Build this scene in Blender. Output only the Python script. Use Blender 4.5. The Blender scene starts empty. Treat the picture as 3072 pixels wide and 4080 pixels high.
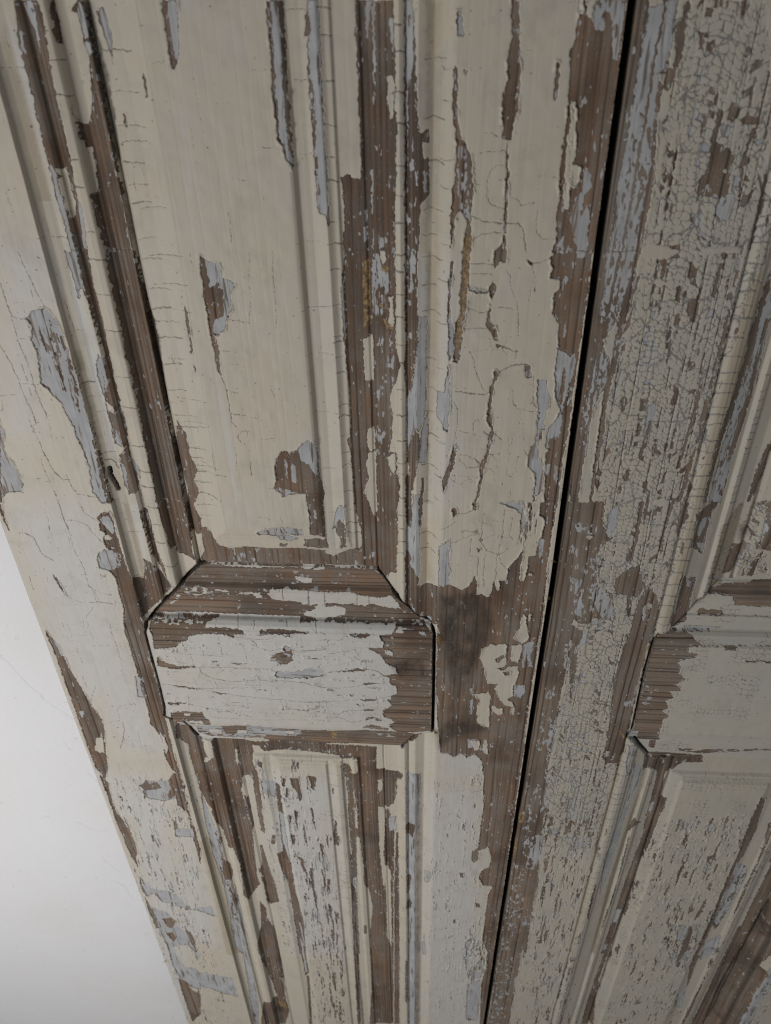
import bpy, numpy as np, math, random
from mathutils import Matrix, Vector
f32=np.float32
sc=bpy.context.scene
# ---------------- camera ----------------
R3=((0.99764148,0.06575237,-0.01970032),(0.01970955,-0.54933554,-0.83536938),(-0.0657496,0.83301086,-0.54933587))
def nrm(v): return Vector(v).normalized()
# rows below: image-right, image-down and view direction written in world axes (x right, y into the door, z up)
ex=nrm((0.99764148,0.06575237,-0.01970032)); ey=nrm((0.01970955,-0.54933554,-0.83536938)); ez=nrm((-0.0657496,0.83301086,-0.54933587))
cd=bpy.data.cameras.new('camera'); cam=bpy.data.objects.new('camera',cd); sc.collection.objects.link(cam)
M=Matrix(((ex.x,-ey.x,-ez.x),(ex.y,-ey.y,-ez.y),(ex.z,-ey.z,-ez.z))).to_4x4()
M.translation=Vector((0,-0.42413,0)); cam.matrix_world=M
cd.sensor_fit='HORIZONTAL'; cd.sensor_width=36; cd.lens=36*2900/3072
cd.clip_start=0.01; cd.clip_end=50
cd.dof.use_dof=True; cd.dof.focus_distance=0.56; cd.dof.aperture_fstop=13
sc.camera=cam
# ---------------- light ----------------
w=bpy.data.worlds.new('World'); sc.world=w; w.use_nodes=True
wt=w.node_tree; bg=wt.nodes['Background']; bg.inputs[1].default_value=0.16
tc=wt.nodes.new('ShaderNodeTexCoord'); sx_=wt.nodes.new('ShaderNodeSeparateXYZ'); mr=wt.nodes.new('ShaderNodeMapRange'); mr.inputs[1].default_value=-.7; mr.inputs[2].default_value=.5
rp=wt.nodes.new('ShaderNodeMix'); rp.data_type='RGBA'; rp.inputs[6].default_value=(1.0,.88,.80,1); rp.inputs[7].default_value=(.84,.93,1.0,1)
wt.links.new(tc.outputs['Generated'],sx_.inputs[0]); wt.links.new(sx_.outputs[2],mr.inputs[0]); wt.links.new(mr.outputs[0],rp.inputs[0]); wt.links.new(rp.outputs[2],bg.inputs[0])
def area(name,loc,aim,size,power,col):
    d=bpy.data.lights.new(name,'AREA'); d.shape='SQUARE'; d.size=size; d.energy=power; d.color=col
    o=bpy.data.objects.new(name,d); sc.collection.objects.link(o); o.location=loc
    o.rotation_euler=(Vector(aim)-Vector(loc)).to_track_quat('-Z','Y').to_euler(); return o
area('window_light',(-0.78,-0.92,-0.56),(-0.2,0,-0.6),0.42,8.0,(1.0,0.985,0.965))
sc.view_settings.view_transform='Standard'; sc.view_settings.look='None'; sc.view_settings.exposure=-0.06; sc.view_settings.gamma=1
sc.cycles.filter_width=1.15
# ---------------- data (tenths of a millimetre, in the plane of the door) ----------------
HLU=[(-330.0,0),(-229.5,0),(-229.4,-2.6),(-225.63,-5),(-220.22,-6.3),(-215.0,-6),(-212.97,-6),(-212.95,-10),(-210.08,-10.5),(-208.33,-9),(-203.07,-6.5),(-199.23,-7),(-197.04,-10),(-197.02,-13),(-191.54,-15),(-184.91,-14),(-181.72,-12.8),(-181.66,-13.4),(-181.27,-19.5),(-176.88,-12.8),(-164.53,-12),(-156.61,-10),(-152.83,-8),(-82.53,-8),(-80.68,-9),(-78.66,-12),(-72.06,-12.5),(-65.63,-10.8),(-63.49,-10.2),(-61.18,-12),(-59.74,-12.7),(-57.16,-12.7),(-55.85,-14.5),(-42.4,-14.5),(-42.01,-15.8),(-40.97,-15.8),(-40.2,-13),(-33.93,-12),(-28.69,-10.5),(-25.59,-10),(-24.45,-8),(-21.83,-6.5),(-19.36,-8),(-18.42,-10),(-16.3,-8),(-12.17,-6),(-8.14,-7.5),(-4.08,-9),(-2.04,-8),(2.01,-3),(5.01,-0.5),(7.0,0),(87.0,0)]
HLL=[(-330.0,0),(-229.5,0),(-229.4,-2.6),(-225.63,-5),(-220.22,-6.3),(-215.0,-6),(-212.97,-6),(-212.94,-8),(-209.35,-9),(-208.09,-8.5),(-203.07,-6.5),(-199.23,-7),(-197.55,-10),(-197.43,-12),(-190.89,-13.5),(-183.46,-13),(-179.02,-13.5),(-179.0,-17),(-178.89,-17),(-176.44,-13.5),(-164.53,-12),(-155.87,-10.8),(-153.22,-12),(-149.38,-12.8),(-143.63,-11),(-140.07,-9.5),(-96.11,-9.5),(-93.98,-11.5),(-90.18,-10.5),(-85.78,-9),(-81.89,-10),(-79.78,-12.5),(-73.09,-12.5),(-69.76,-11),(-65.81,-12),(-64.12,-14.5),(-42.4,-14.5),(-42.01,-15.8),(-40.97,-15.8),(-40.2,-13),(-33.93,-12),(-28.69,-10.5),(-25.47,-8),(-21.83,-6.5),(-19.36,-8),(-18.42,-10),(-16.3,-8),(-12.17,-6),(-8.14,-7.5),(-4.08,-9),(-2.04,-8),(2.01,-3),(5.01,-0.5),(7.0,0),(87.0,0)]
HRU=[(87.5,0),(168.5,0),(171.18,-2.2),(172.83,-0.8),(175.0,0),(178.13,-0.3),(181.14,-1.5),(183.72,-4),(188.63,-6),(194.6,-8),(198.57,-10),(199.65,-9),(200.99,-7.5),(204.24,-9),(206.21,-11),(213.59,-13.5),(218.5,-13),(221.54,-17),(222.58,-17),(222.6,-13),(226.22,-12),(231.6,-10.5),(232.57,-8.5),(306.01,-8.5),(309.12,-10),(316.71,-12),(327.0,-12),(327.92,-10.5),(331.64,-10),(337.28,-12),(341.28,-14.5),(357.31,-14.5),(360.68,-18),(362.77,-18),(362.79,-13),(365.04,-12),(368.49,-10),(370.01,-7),(374.94,-8),(380.77,-10),(383.35,-6),(385.71,-3),(388.0,0),(480.0,0)]
VL=[(-546.05,-14.5),(-539.43,-10),(-536.14,-9),(-527.77,-8),(-519.85,-6.5),(-513.61,-3),(-509.46,-0.8),(-504.0,0),(-400.0,0),(-397.28,-0.3),(-391.84,-2),(-388.53,-5),(-387.47,-8),(-387.45,-10.5),(-386.09,-8.5),(-377.85,-9),(-371.64,-9.5),(-367.38,-7.5),(-361.46,-6.5),(-357.62,-8),(-357.6,-10.5),(-354.76,-12),(-346.3,-13),(-339.47,-13.5),(-339.45,-18),(-339.43,-18),(-338.49,-14.5),(-337.15,-14.5)]
VR=[(-546.05,-14.5),(-539.43,-10),(-531.03,-9),(-519.24,-6),(-514.4,-4.5),(-509.76,-4),(-502.36,-2),(-497.0,0),(-397.0,0),(-396.98,-1.4),(-395.37,-0.4),(-393.74,-0.8),(-388.73,-3),(-385.88,-6),(-385.86,-8.5),(-384.3,-6.5),(-382.21,-7),(-373.34,-8.5),(-372.58,-10),(-363.97,-9.5),(-356.6,-8),(-351.3,-9),(-351.28,-12),(-348.36,-13),(-343.08,-13.5),(-343.06,-18),(-343.04,-18),(-342.32,-14.5),(-341.28,-14.5)]
VP=[(-2009.43,-2),(-570.68,-2),(-570.66,-9.5),(-570.64,-10.5),(-570.62,-11.5),(-567.82,-9.8),(-566.32,-11),(-562.99,-12),(-562.97,-14.5),(-324.53,-14.5),(-321.05,-12.3),(-314.3,-11.5),(-311.95,-10.8),(-311.87,-11.7),(-307.74,-9.5),(-302.6,-8),(-297.4,-2),(200.94,-2)]
RL=[(-175.0,-337.3),(-41.2,-338.1),(-19.8,-371.0),(-9.4,-381.0),(0.1,-388.1),(2.8,-395.3),(2.9,-508.4),(-7.5,-512.1),(-23.9,-538.1),(-209.0,-538.1),(-226.3,-503.6),(-232.3,-497.6),(-230.8,-401.5),(-219.5,-381.4),(-204.9,-366.0)]
RR=[(212.4,-341.1),(357.0,-341.1),(385.4,-386.4),(389.1,-393.1),(388.8,-507.0),(381.2,-532.6),(372.1,-538.1),(194.7,-538.1),(175.9,-508.4),(168.6,-506.4),(170.2,-493.6),(169.1,-433.5),(170.5,-393.9),(173.4,-387.5),(182.7,-383.1),(194.7,-367.4),(201.6,-355.2)]
TR="""
U -2444,-1362 -2384,-1355 -2339,-1422 -2318,-1513 -2312,-1607 -2306,-1735 -2295,-1777 -2301,-1884 -2308,-2021 -2300,-2153 -2295,-2256 -2315,-2383 -2327,-2575 -2325,-2674 -2336,-2758 -2371,-2759 -2411,-2666 -2382,-2479 -2396,-2365 -2416,-2181 -2437,-2075 -2449,-1996 -2490,-1936 -2514,-1877 -2551,-1852 -2527,-1728 -2516,-1608 -2528,-1545 -2502,-1483 -2510,-1430 -2528,-1426
F -2448,-1377 -2347,-1452 -2322,-1647 -2313,-1850 -2319,-2064 -2369,-2065 -2437,-1893 -2483,-1769 -2481,-1569
W -2306,-2243 -2295,-2285 -2294,-2441 -2295,-2577 -2299,-2714 -2295,-2761 -2327,-2758 -2331,-2665 -2321,-2478 -2313,-2308
W -2341,-1529 -2330,-1529 -2322,-1615 -2334,-1631 -2341,-1584
W -2331,-1695 -2317,-1687 -2311,-1751 -2323,-1768
U -2928,-2152 -2914,-2188 -2956,-2346 -2914,-2518 -2900,-2616 -2936,-2677 -3047,-2690 -3129,-2775
W -3069,-2590 -3110,-2775 -3129,-2775
W -2365,-2841 -2320,-2840 -2325,-3021 -2317,-3185 -2311,-3366 -2299,-3531 -2299,-3713 -2303,-3967 -2321,-4303 -2319,-4659 -2333,-5009 -2336,-5200 -2347,-5503 -2393,-5506 -2424,-5254 -2481,-5097 -2467,-4970 -2465,-4801 -2457,-4711 -2469,-4594 -2459,-4421 -2468,-4268 -2465,-4186 -2474,-4066 -2465,-3909 -2431,-3780 -2428,-3656 -2425,-3559 -2422,-3440 -2451,-3383 -2422,-3301 -2391,-3187 -2430,-3155 -2430,-3078 -2396,-3012 -2444,-3002 -2421,-2927 -2436,-2895
U -2499,-3213 -2445,-3177 -2391,-3187 -2334,-3219 -2357,-3345 -2415,-3370 -2460,-3383 -2528,-3350 -2520,-3258
U -2425,-2906 -2345,-2872 -2329,-2999 -2349,-3043 -2391,-2990
U -2499,-4508 -2459,-4521 -2469,-4594 -2460,-4726 -2453,-4770 -2520,-4759
F -2401,-3187 -2329,-3219 -2357,-3345 -2428,-3347
C -2413,-3044 -2383,-3033 -2363,-3065 -2379,-3093 -2423,-3088
W -3141,-4001 -3104,-4106 -3072,-4212 -3058,-4392 -3026,-4592 -2986,-4768 -2969,-4920 -2922,-5042 -2935,-5236 -2963,-5353 -2997,-5544 -3149,-5554 -3141,-5248 -3134,-4837 -3132,-4510 -3132,-4243 -3142,-4094
C -3035,-5324 -2966,-5320 -3008,-5545 -3093,-5512
U -3119,-4990 -3059,-4971 -3095,-5068 -3109,-5037
F2 -3091,-4132 -3068,-4199 -3062,-4407 -3084,-4408 -3095,-4296
W -3129,-2776 -3124,-2817 -3137,-3031 -3143,-3020 -3142,-2902 -3149,-2839
W -2911,-3415 -2891,-3479 -2881,-3514 -2878,-3575 -2865,-3635 -2894,-3563 -2910,-3480
W -3132,-5865 -3072,-5989 -3097,-6121 -3103,-6410 -3069,-6586 -3033,-6768 -3023,-6956 -3034,-7130 -3071,-7243 -3083,-7425 -3111,-7247 -3124,-7008 -3138,-6673 -3132,-6218
W -3120,-7660 -3074,-7798 -3116,-7973 -3138,-7877
W -3136,-7999 -3103,-8247 -3100,-8666 -3135,-8697 -3146,-8251
U -2696,-5926 -2421,-5907 -2445,-6168 -2566,-6234 -2738,-6189
W -2692,-5907 -2715,-5964 -2771,-6004 -2726,-6075 -2629,-6068 -2562,-6027 -2592,-5937 -2671,-5979
W -2469,-5910 -2401,-5797 -2330,-5793 -2351,-6314 -2335,-6509 -2342,-7048 -2385,-7316 -2377,-6755 -2364,-6392 -2442,-6282 -2438,-6130 -2525,-6212 -2523,-6136 -2466,-6020
W -2542,-6565 -2511,-6563 -2524,-6706 -2549,-6708
W -2751,-6077 -2726,-6075 -2754,-6209 -2768,-6220
W -2819,-6802 -2795,-6811 -2808,-6938 -2825,-6940
U -2501,-6683 -2363,-6672 -2374,-6818 -2486,-6806
U -3109,-7612 -3016,-7817 -2836,-7872 -2724,-8007 -2757,-8110 -2949,-8105 -2999,-7936 -3107,-7996 -3117,-7778
U -3097,-8221 -2922,-8331 -2856,-8586 -2802,-8769 -2787,-8933 -2696,-9235 -2847,-9548 -2775,-9722 -2849,-10174 -3033,-10006 -3095,-9579 -3077,-9079 -3096,-8720
C -3007,-9099 -2827,-8993 -2756,-9184 -2785,-9541 -2951,-9622 -2995,-9358
W -3034,-8473 -2899,-8432 -2856,-8506 -2959,-8677 -2992,-8627
W -3038,-8795 -2959,-8759 -2926,-8893 -2986,-8983
W -3090,-9886 -2985,-9999 -2955,-10188 -2865,-10274 -2961,-10866 -3109,-11101 -3108,-10712 -3100,-10208
W -2695,-8154 -2639,-8148 -2659,-8226 -2709,-8231
W -2763,-8792 -2728,-8926 -2731,-9210 -2756,-9184
U -2770,-9691 -2624,-9734 -2389,-9797 -2377,-10274 -2543,-10231 -2683,-10120 -2833,-10075
U -2545,-6701 -2454,-6683 -2362,-6727 -2376,-6811 -2493,-6831 -2564,-6806
U -2764,-7906 -2726,-8000 -2678,-8195 -2392,-8140 -2382,-8343 -2545,-8232 -2810,-8158
U -2907,-8690 -2829,-8736 -2745,-8836 -2804,-9010 -2968,-9029
W -2790,-8677 -2726,-8725 -2710,-8887 -2733,-9115 -2774,-9007
W -2697,-8146 -2659,-8168 -2682,-8221
W -2578,-8654 -2549,-8651 -2574,-8762
W -2424,-5254 -2336,-5200 -2347,-5503 -2331,-5794 -2324,-6161 -2357,-5814 -2408,-5711 -2428,-5573
W -3149,-5554 -2997,-5544 -3022,-5752 -3115,-5993 -3108,-5865 -3142,-5760
C -2425,-5206 -2385,-5285 -2379,-5434 -2410,-5538 -2430,-5403
W -2132,176 -2025,173 -2012,123 -2031,-114 -2040,-329 -2039,-475 -2045,-595 -2062,-753 -2070,-918 -2082,-1043 -2133,-1039 -2132,-946 -2154,-814 -2166,-623 -2169,-443 -2166,-315 -2164,-133 -2161,25
C -2139,-592 -2090,-595 -2080,-755 -2101,-842 -2113,-855 -2137,-859 -2136,-754 -2134,-658
U -2147,50 -2133,35 -2142,-48 -2156,-43
U -2117,176 -2047,174 -2054,49 -2078,-82 -2080,23 -2103,101
F -2117,176 -2047,174 -2054,49 -2078,-82 -2080,23 -2103,101
U -2169,-562 -2143,-593 -2133,-1039 -2156,-1036 -2169,-814
U -2062,-753 -2040,-797 -2073,-1042 -2104,-1047
W -1974,173 -1960,174 -1966,47 -1973,-15 -1983,6
W -1893,127 -1859,127 -1855,19 -1846,-77 -1881,-286 -1926,-384 -1973,-369 -1974,-287 -1975,-396 -1971,-479 -1964,-501 -1928,-503 -1951,-726 -1985,-729 -1977,-853 -1974,-1045 -1829,-1054 -1831,-896 -1816,-672 -1816,-547 -1814,-313 -1813,-144 -1814,-35 -1814,70 -1815,171 -1846,171
U -1839,171 -1816,141 -1818,18 -1849,13 -1861,122
C -1965,-295 -1972,-249 -1877,-87 -1862,-98 -1878,-196 -1882,-286 -1925,-378 -1973,-367
C -1973,-494 -1933,-497 -1951,-726 -1971,-720 -1972,-633
U -1852,3 -1816,-3 -1817,-55 -1846,-77
C -1814,-676 -1757,-700 -1749,-929 -1760,-1031 -1815,-1033 -1814,-806
U -1754,119 -1711,138 -1695,16 -1716,-100 -1728,16
U -1387,160 -1385,10 -1385,-126 -1361,-100 -1338,-42 -1314,158
W -1393,160 -1369,159 -1374,-16 -1366,-94 -1379,-131 -1391,-126 -1394,-5
W -1558,-150 -1548,-155 -1548,-254 -1561,-254
W -1716,-333 -1703,-333 -1707,-396 -1717,-396
U -2202,-1037 -2133,-1039 -2137,-1248 -2189,-1271 -2190,-1163
W -2133,-1039 -2073,-1042 -2097,-1260 -2085,-1483 -2108,-1726 -2106,-1818 -2104,-2023 -2102,-2203 -2126,-2436 -2113,-2494 -2108,-2633 -2124,-2713 -2173,-2719 -2185,-2609 -2175,-2414 -2191,-2330 -2186,-2093 -2184,-1944 -2134,-1875 -2133,-1669 -2132,-1472 -2134,-1327 -2150,-1299 -2144,-1248
U -2189,-1271 -2173,-1270 -2179,-1322 -2191,-1308
U -2159,-1677 -2133,-1714 -2132,-1883 -2156,-1900 -2188,-1961 -2192,-1876 -2186,-1751
F -2175,-1397 -2141,-1511 -2130,-1791 -2188,-1961 -2206,-1834 -2218,-1629
C -2177,-1987 -2138,-2046 -2134,-2091 -2182,-2075
C -2189,-2320 -2134,-2318 -2132,-2360 -2175,-2414 -2193,-2377
U -2162,-2209 -2135,-2238 -2139,-2340 -2180,-2320
U -2189,-2434 -2162,-2510 -2176,-2730 -2194,-2650
U -2136,-2427 -2068,-2521 -2084,-2624 -2128,-2523
W -1974,-1045 -1816,-1056 -1813,-1162 -1806,-1436 -1806,-1756 -1814,-2101 -1814,-2339 -1814,-2623 -1816,-2842 -1996,-2795 -1989,-2613 -1985,-2290 -1980,-2058 -1982,-1800 -1982,-1693 -1977,-1483 -1976,-1346 -1976,-1243
W -1820,-1054 -1814,-1151 -1815,-1317 -1767,-1494 -1806,-2057 -1806,-2238 -1815,-2229 -1814,-1840 -1814,-1449
C -1817,-1054 -1778,-1057 -1791,-1104 -1815,-1147 -1817,-1118
C -1815,-1358 -1809,-1365 -1790,-1398 -1814,-1442 -1816,-1394
W -1749,-2163 -1731,-2208 -1706,-2262 -1700,-2421 -1668,-2546 -1710,-2637 -1691,-2737 -1733,-2825 -1813,-2867 -1766,-2701 -1814,-2573 -1815,-2369 -1783,-2267
C -1815,-2138 -1752,-2137 -1747,-2200 -1815,-2369 -1817,-2211
W -1547,-1360 -1536,-1373 -1534,-1517 -1547,-1677 -1557,-1679 -1553,-1520
W -1559,-1761 -1550,-1759 -1545,-1807
W -1989,-2798 -1817,-2831 -1833,-3079 -1845,-3250 -1824,-3359 -1946,-3288 -1968,-3159 -1982,-3215 -1990,-2987 -1999,-2857
U -1906,-3203 -1858,-3207 -1826,-3313 -1870,-3277
W -2139,-2870 -2092,-2867 -2085,-3024 -2090,-3226 -2055,-3418 -2053,-3512 -2087,-3408 -2128,-3311 -2130,-3114
W -2198,-3307 -2147,-3338 -2127,-3404 -2072,-3496 -2023,-3575 -2182,-3749 -2259,-3816 -2299,-3851 -2300,-3627 -2295,-3462 -2264,-3471 -2227,-3503 -2205,-3412
U -2113,-2914 -2095,-2922 -2106,-3199 -2096,-3345 -2113,-3142
F -2113,-2914 -2095,-2922 -2106,-3199 -2096,-3345 -2113,-3142
D -2294,-3475 -2227,-3503 -2231,-3759 -2295,-3878 -2295,-3603
D -2094,-3437 -2028,-3551 -2104,-3683 -2119,-3560
W -1813,-2867 -1752,-2826 -1714,-2961 -1737,-3104 -1814,-3100 -1814,-2953
U -868,148 -812,147 -816,-265 -805,-481 -806,-605 -843,-549 -870,-432 -876,-236 -869,0
W -868,148 -848,148 -860,-209 -863,-484 -873,-461 -876,-242
W -812,147 -788,148 -794,-53 -802,-293 -802,-546 -817,-550 -823,-348 -814,-52
U -673,145 -617,144 -622,-161 -626,-615 -629,-931 -655,-853 -684,-847 -690,-739 -688,-526 -685,-160 -686,72
W -671,101 -663,71 -672,6 -698,6 -691,47
W -682,-4 -685,-160 -670,-214 -671,-484 -688,-526 -692,-324 -692,-160
W -679,-544 -669,-555 -678,-677 -662,-751 -680,-745 -690,-646
W -432,141 -243,135 -240,-167 -237,-440 -253,-1051 -553,-1062 -542,-841 -547,-671 -498,-646 -499,-671 -439,-675 -434,-387 -438,-9
D -432,141 -382,139 -395,-621 -439,-672 -428,-220
U -382,139 -364,139 -367,40 -382,-46 -385,41
U -382,-627 -368,-626 -372,-858 -382,-858
U -422,-837 -402,-833 -411,-917 -424,-908
U -438,-927 -411,-930 -421,-1010 -438,-1021
U -381,-930 -370,-930 -374,-1058 -385,-1059
U -491,-861 -474,-861 -474,-881 -492,-881
U -358,-507 -342,-507 -346,-536 -356,-531
U -344,-995 -315,-987 -309,-1033 -338,-1035
U -269,63 -244,62 -246,-89 -259,-73
C -282,-183 -254,-180 -241,-219 -250,-373 -270,-388 -279,-329
C -241,135 -194,134 -193,-167 -192,-499 -191,-1049 -247,-1049 -242,-675 -235,-383 -241,-114
W -189,134 -156,133 -138,-39 -124,-328 -117,-440 -67,-425 -60,-483 -104,-486 -91,-568 -65,-558 -57,-739 -102,-798 -114,-1044 -191,-1049 -191,-385
U -186,134 -150,133 -144,-116 -169,-275 -176,-500 -184,-803 -182,-386
F -186,134 -150,133 -144,-116 -169,-275 -176,-500 -184,-803 -182,-386
U -97,-627 -78,-616 -70,-738 -86,-737
W 57,-169 71,-143 88,-381 103,-453 136,-499 163,-539 178,-727 170,-849 181,-944 178,-1030 138,-1030 142,-951 159,-881 144,-849 116,-812 84,-836 86,-893 70,-1009 62,-849 79,-666 83,-492 62,-327
U 92,-498 136,-499 163,-837 144,-843 103,-806 90,-607
F 92,-498 136,-499 163,-837 144,-843 103,-806 90,-607
O 135,-951 175,-951 178,-1030 135,-1030
W 321,120 357,119 380,-123 385,-331 372,-401 359,-473 321,-462 310,-303 327,-199 318,-158 324,-82 337,-23
W 348,-541 357,-541 359,-564 349,-561
W 351,-627 364,-628 362,-695 352,-692
W 352,-783 369,-783 370,-895 356,-888
W 360,-933 375,-965 380,-1031 326,-1030 356,-984
U 344,-479 350,-479 373,-933 360,-933
W 348,-541 357,-541 359,-564 349,-561
W 351,-627 364,-628 362,-695 352,-692
W 352,-783 369,-783 370,-895 356,-888
W 562,-137 577,-137 581,-250 568,-297 558,-291 562,-239
U 72,78 89,83 99,-19 70,-18
U 104,-154 134,-160 123,-185
W 650,-59 627,-88 629,-158 638,-335 632,-499 630,-642 627,-671 646,-761 637,-822 647,-979 633,-1032 769,-1032
C 658,-303 679,-298 696,-433 680,-433 697,-472 713,-707 700,-707 701,-822 675,-816 654,-743 654,-636 651,-444
U 710,-731 729,-708 749,-866 711,-853
U 645,-1017 684,-953 696,-947 684,-1017
W 647,62 780,110 858,109 860,-558 863,-1032 731,-1032 621,-103 638,-54
U 657,113 853,109 856,-132 827,-131 787,63 764,69 770,-12 724,-12 706,41 677,47
F 657,113 853,109 856,-132 827,-131 787,63 764,69 770,-12 724,-12 706,41 677,47
C 668,113 713,112 706,41 683,47
C 645,-308 669,-303 689,-368 691,-433 710,-545 697,-585 735,-597 744,-661 718,-708 692,-701
U 753,-591 791,-644 806,-708 767,-744 768,-853 797,-780 819,-854 823,-1032 771,-1032 712,-872 724,-755 758,-726
W 731,-1032 855,-1033 854,-1372 849,-1667 848,-1903 851,-2052
U 764,-1032 817,-1033 815,-1068 771,-1065
U 806,-1667 820,-1667 837,-1744 829,-1863
U -1396,-1078 -1329,-1113 -1287,-1120 -1282,-1190 -1248,-1208 -1210,-1247 -1245,-1291 -1253,-1401 -1294,-1454 -1313,-1507 -1358,-1554 -1379,-1538 -1394,-1492 -1396,-1402 -1414,-1327 -1404,-1127
W -1394,-1064 -1382,-1085 -1370,-1240 -1365,-1255 -1317,-1226 -1287,-1276 -1310,-1431 -1365,-1447 -1387,-1492 -1377,-1632 -1383,-1802 -1400,-1786 -1408,-1633 -1410,-1447 -1407,-1148
U -1372,-1447 -1304,-1443 -1320,-1500 -1358,-1554 -1379,-1538
W -1086,-2425 -1043,-2363 -986,-2376 -933,-2348 -856,-2310 -809,-2323 -797,-2472 -791,-2613 -773,-2717 -794,-2793 -901,-2777 -895,-2704 -999,-2706 -1067,-2738 -1092,-2688 -1124,-2659 -1100,-2599 -1105,-2521
U -933,-2348 -854,-2282 -801,-2309 -800,-2412 -810,-2569 -839,-2526 -875,-2450 -916,-2441
U -984,-2452 -953,-2480 -957,-2626 -991,-2616
U -1032,-2424 -1013,-2424 -1015,-2597 -1023,-2578
U -1089,-2658 -998,-2691 -895,-2699 -999,-2708 -1067,-2738
W -553,-1063 -253,-1051 -250,-1477 -252,-1632 -222,-1740 -255,-1867 -296,-1972 -274,-2090 -283,-2152 -285,-2259 -312,-2411 -280,-2539 -237,-2551 -248,-2767 -563,-2807 -564,-2623 -571,-2424 -594,-2294 -565,-2280 -564,-2066 -570,-1727 -571,-1599 -580,-1341
U -570,-1219 -558,-1224 -563,-1419 -564,-1587 -579,-1599 -580,-1341
C -459,-1601 -421,-1577 -392,-1552 -397,-1873 -454,-1880 -467,-1814
C -449,-2228 -403,-2208 -403,-2667 -434,-2808 -486,-2809 -471,-2625 -436,-2450 -457,-2338
C -338,-1057 -310,-1055 -303,-1096 -326,-1132 -339,-1098
C -300,-1314 -263,-1312 -259,-1496 -289,-1509 -299,-1454 -282,-1356
U -389,-1073 -346,-1071 -333,-1132 -291,-1192 -270,-1262 -307,-1307 -309,-1395 -355,-1443 -392,-1431 -395,-1269
F -389,-1073 -346,-1071 -333,-1132 -291,-1192 -270,-1262 -307,-1307 -309,-1395 -355,-1443 -392,-1431 -395,-1269
O -445,-1118 -405,-1103 -412,-1501 -456,-1527
O -333,-1146 -290,-1150 -298,-1186 -334,-1174
O -355,-1443 -296,-1483 -266,-1512 -296,-1514
O -346,-1369 -309,-1366 -309,-1395 -346,-1391
C -253,-1865 -233,-1864 -234,-2015 -239,-2068 -260,-2123 -253,-2218 -261,-2546 -299,-2503 -327,-2452 -296,-2362 -287,-2268 -269,-2133 -295,-2049 -298,-1972 -273,-1894
C -239,-1047 -191,-1050 -192,-1256 -196,-1473 -187,-1609 -201,-1703 -194,-1785 -188,-1955 -195,-2761 -246,-2764 -235,-2579 -234,-1947 -224,-1740 -235,-1679 -245,-1512
W -188,-1051 -121,-1044 -115,-1543 -141,-1780 -164,-1950 -188,-1964 -194,-1785 -198,-1720 -183,-1610 -193,-1474
U -188,-1051 -128,-1044 -127,-1250 -163,-1291 -185,-1260
F -188,-1051 -128,-1044 -127,-1250 -163,-1291 -185,-1260
U -116,-1423 -62,-1430 -62,-1705 -62,-2034 -85,-2160 -100,-2202 -124,-2172 -173,-2304 -189,-2396 -188,-1980 -141,-1845 -118,-1619
U -69,-2119 -47,-2036 -44,-2302 -58,-2438 -107,-2438 -100,-2292
W -128,-2182 -100,-2229 -107,-2382 -123,-2501 -148,-2624 -174,-2767 -195,-2761 -194,-2581 -165,-2486 -189,-2443 -173,-2331 -156,-2234
U 5,-1892 51,-1897 76,-1711 89,-1911 81,-2165 57,-2149 8,-2058
W 72,-1083 86,-1083 82,-1184 65,-1302 71,-1520 60,-1374 68,-1164
W 131,-1030 172,-1030 171,-1164 167,-1337 151,-1446 149,-1595 134,-1683 101,-1679 113,-1618 105,-1460 131,-1395 131,-1198
O 138,-1030 168,-1030 167,-1164 160,-1337 143,-1446 138,-1579 124,-1595 115,-1460 137,-1373 141,-1198
U 61,-1185 75,-1184 73,-1359 107,-1534 103,-1618 75,-1672 70,-1483
U 165,-1205 195,-1239 271,-1253 299,-1253 293,-1263 230,-1260 181,-1253
W 319,-1031 380,-1031 381,-1090 350,-1084 322,-1123 308,-1070
W 313,-1198 339,-1225 316,-1302 292,-1246
W 304,-1344 319,-1416 347,-1474 370,-1548 352,-1548 320,-1489 294,-1474 297,-1402
W 354,-1578 375,-1571 383,-1582 362,-1593
W 356,-1732 384,-1755 362,-1827 349,-1908 349,-2041 379,-2161 360,-2293 335,-2411 312,-2581 293,-2699 280,-2678 302,-2552 311,-2403 338,-2320 353,-2178 367,-2143 328,-2067 332,-1949 339,-1868 354,-1811
W 123,-2252 139,-2279 135,-2387 106,-2481 99,-2528 60,-2616 59,-2549 81,-2481 103,-2379
W 536,-1700 562,-1699 580,-1778 550,-1770
W 494,-1074 525,-1091 523,-1101 498,-1091
U 547,-1739 578,-1754 580,-1785 544,-1786
F2 625,-1793 685,-1808 714,-1945 691,-2088 667,-2156 703,-2139 676,-2333 725,-2516 739,-2658 677,-2691 677,-2516 602,-2379 609,-2280 652,-2157 636,-1905
U 625,-1793 677,-1801 707,-1945 691,-2088 703,-2139 658,-2139 658,-1987 628,-1905
U 617,-2289 663,-2200 684,-2333 728,-2469 726,-2610 682,-2650 673,-2470 612,-2406
U 727,-1592 798,-1644 832,-1629 838,-1744 816,-1863 798,-2027 825,-2206 771,-2198 733,-2278 716,-2261 720,-2156 788,-2011 739,-1904 719,-1714
W 624,-1071 660,-1032 769,-1032 838,-1591 798,-1644 735,-1599 719,-1517 718,-1444 674,-1387 668,-1267 696,-1246 690,-1192 634,-1175 642,-1118
W 838,-1744 853,-1985 839,-2330 839,-2687 750,-2689 741,-2515 730,-2332 741,-2208 800,-2189 805,-2027 816,-1863
W 770,-1714 780,-1713 794,-1863 791,-1969 776,-1969
U 739,-1444 760,-1444 767,-1502 750,-1539
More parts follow.
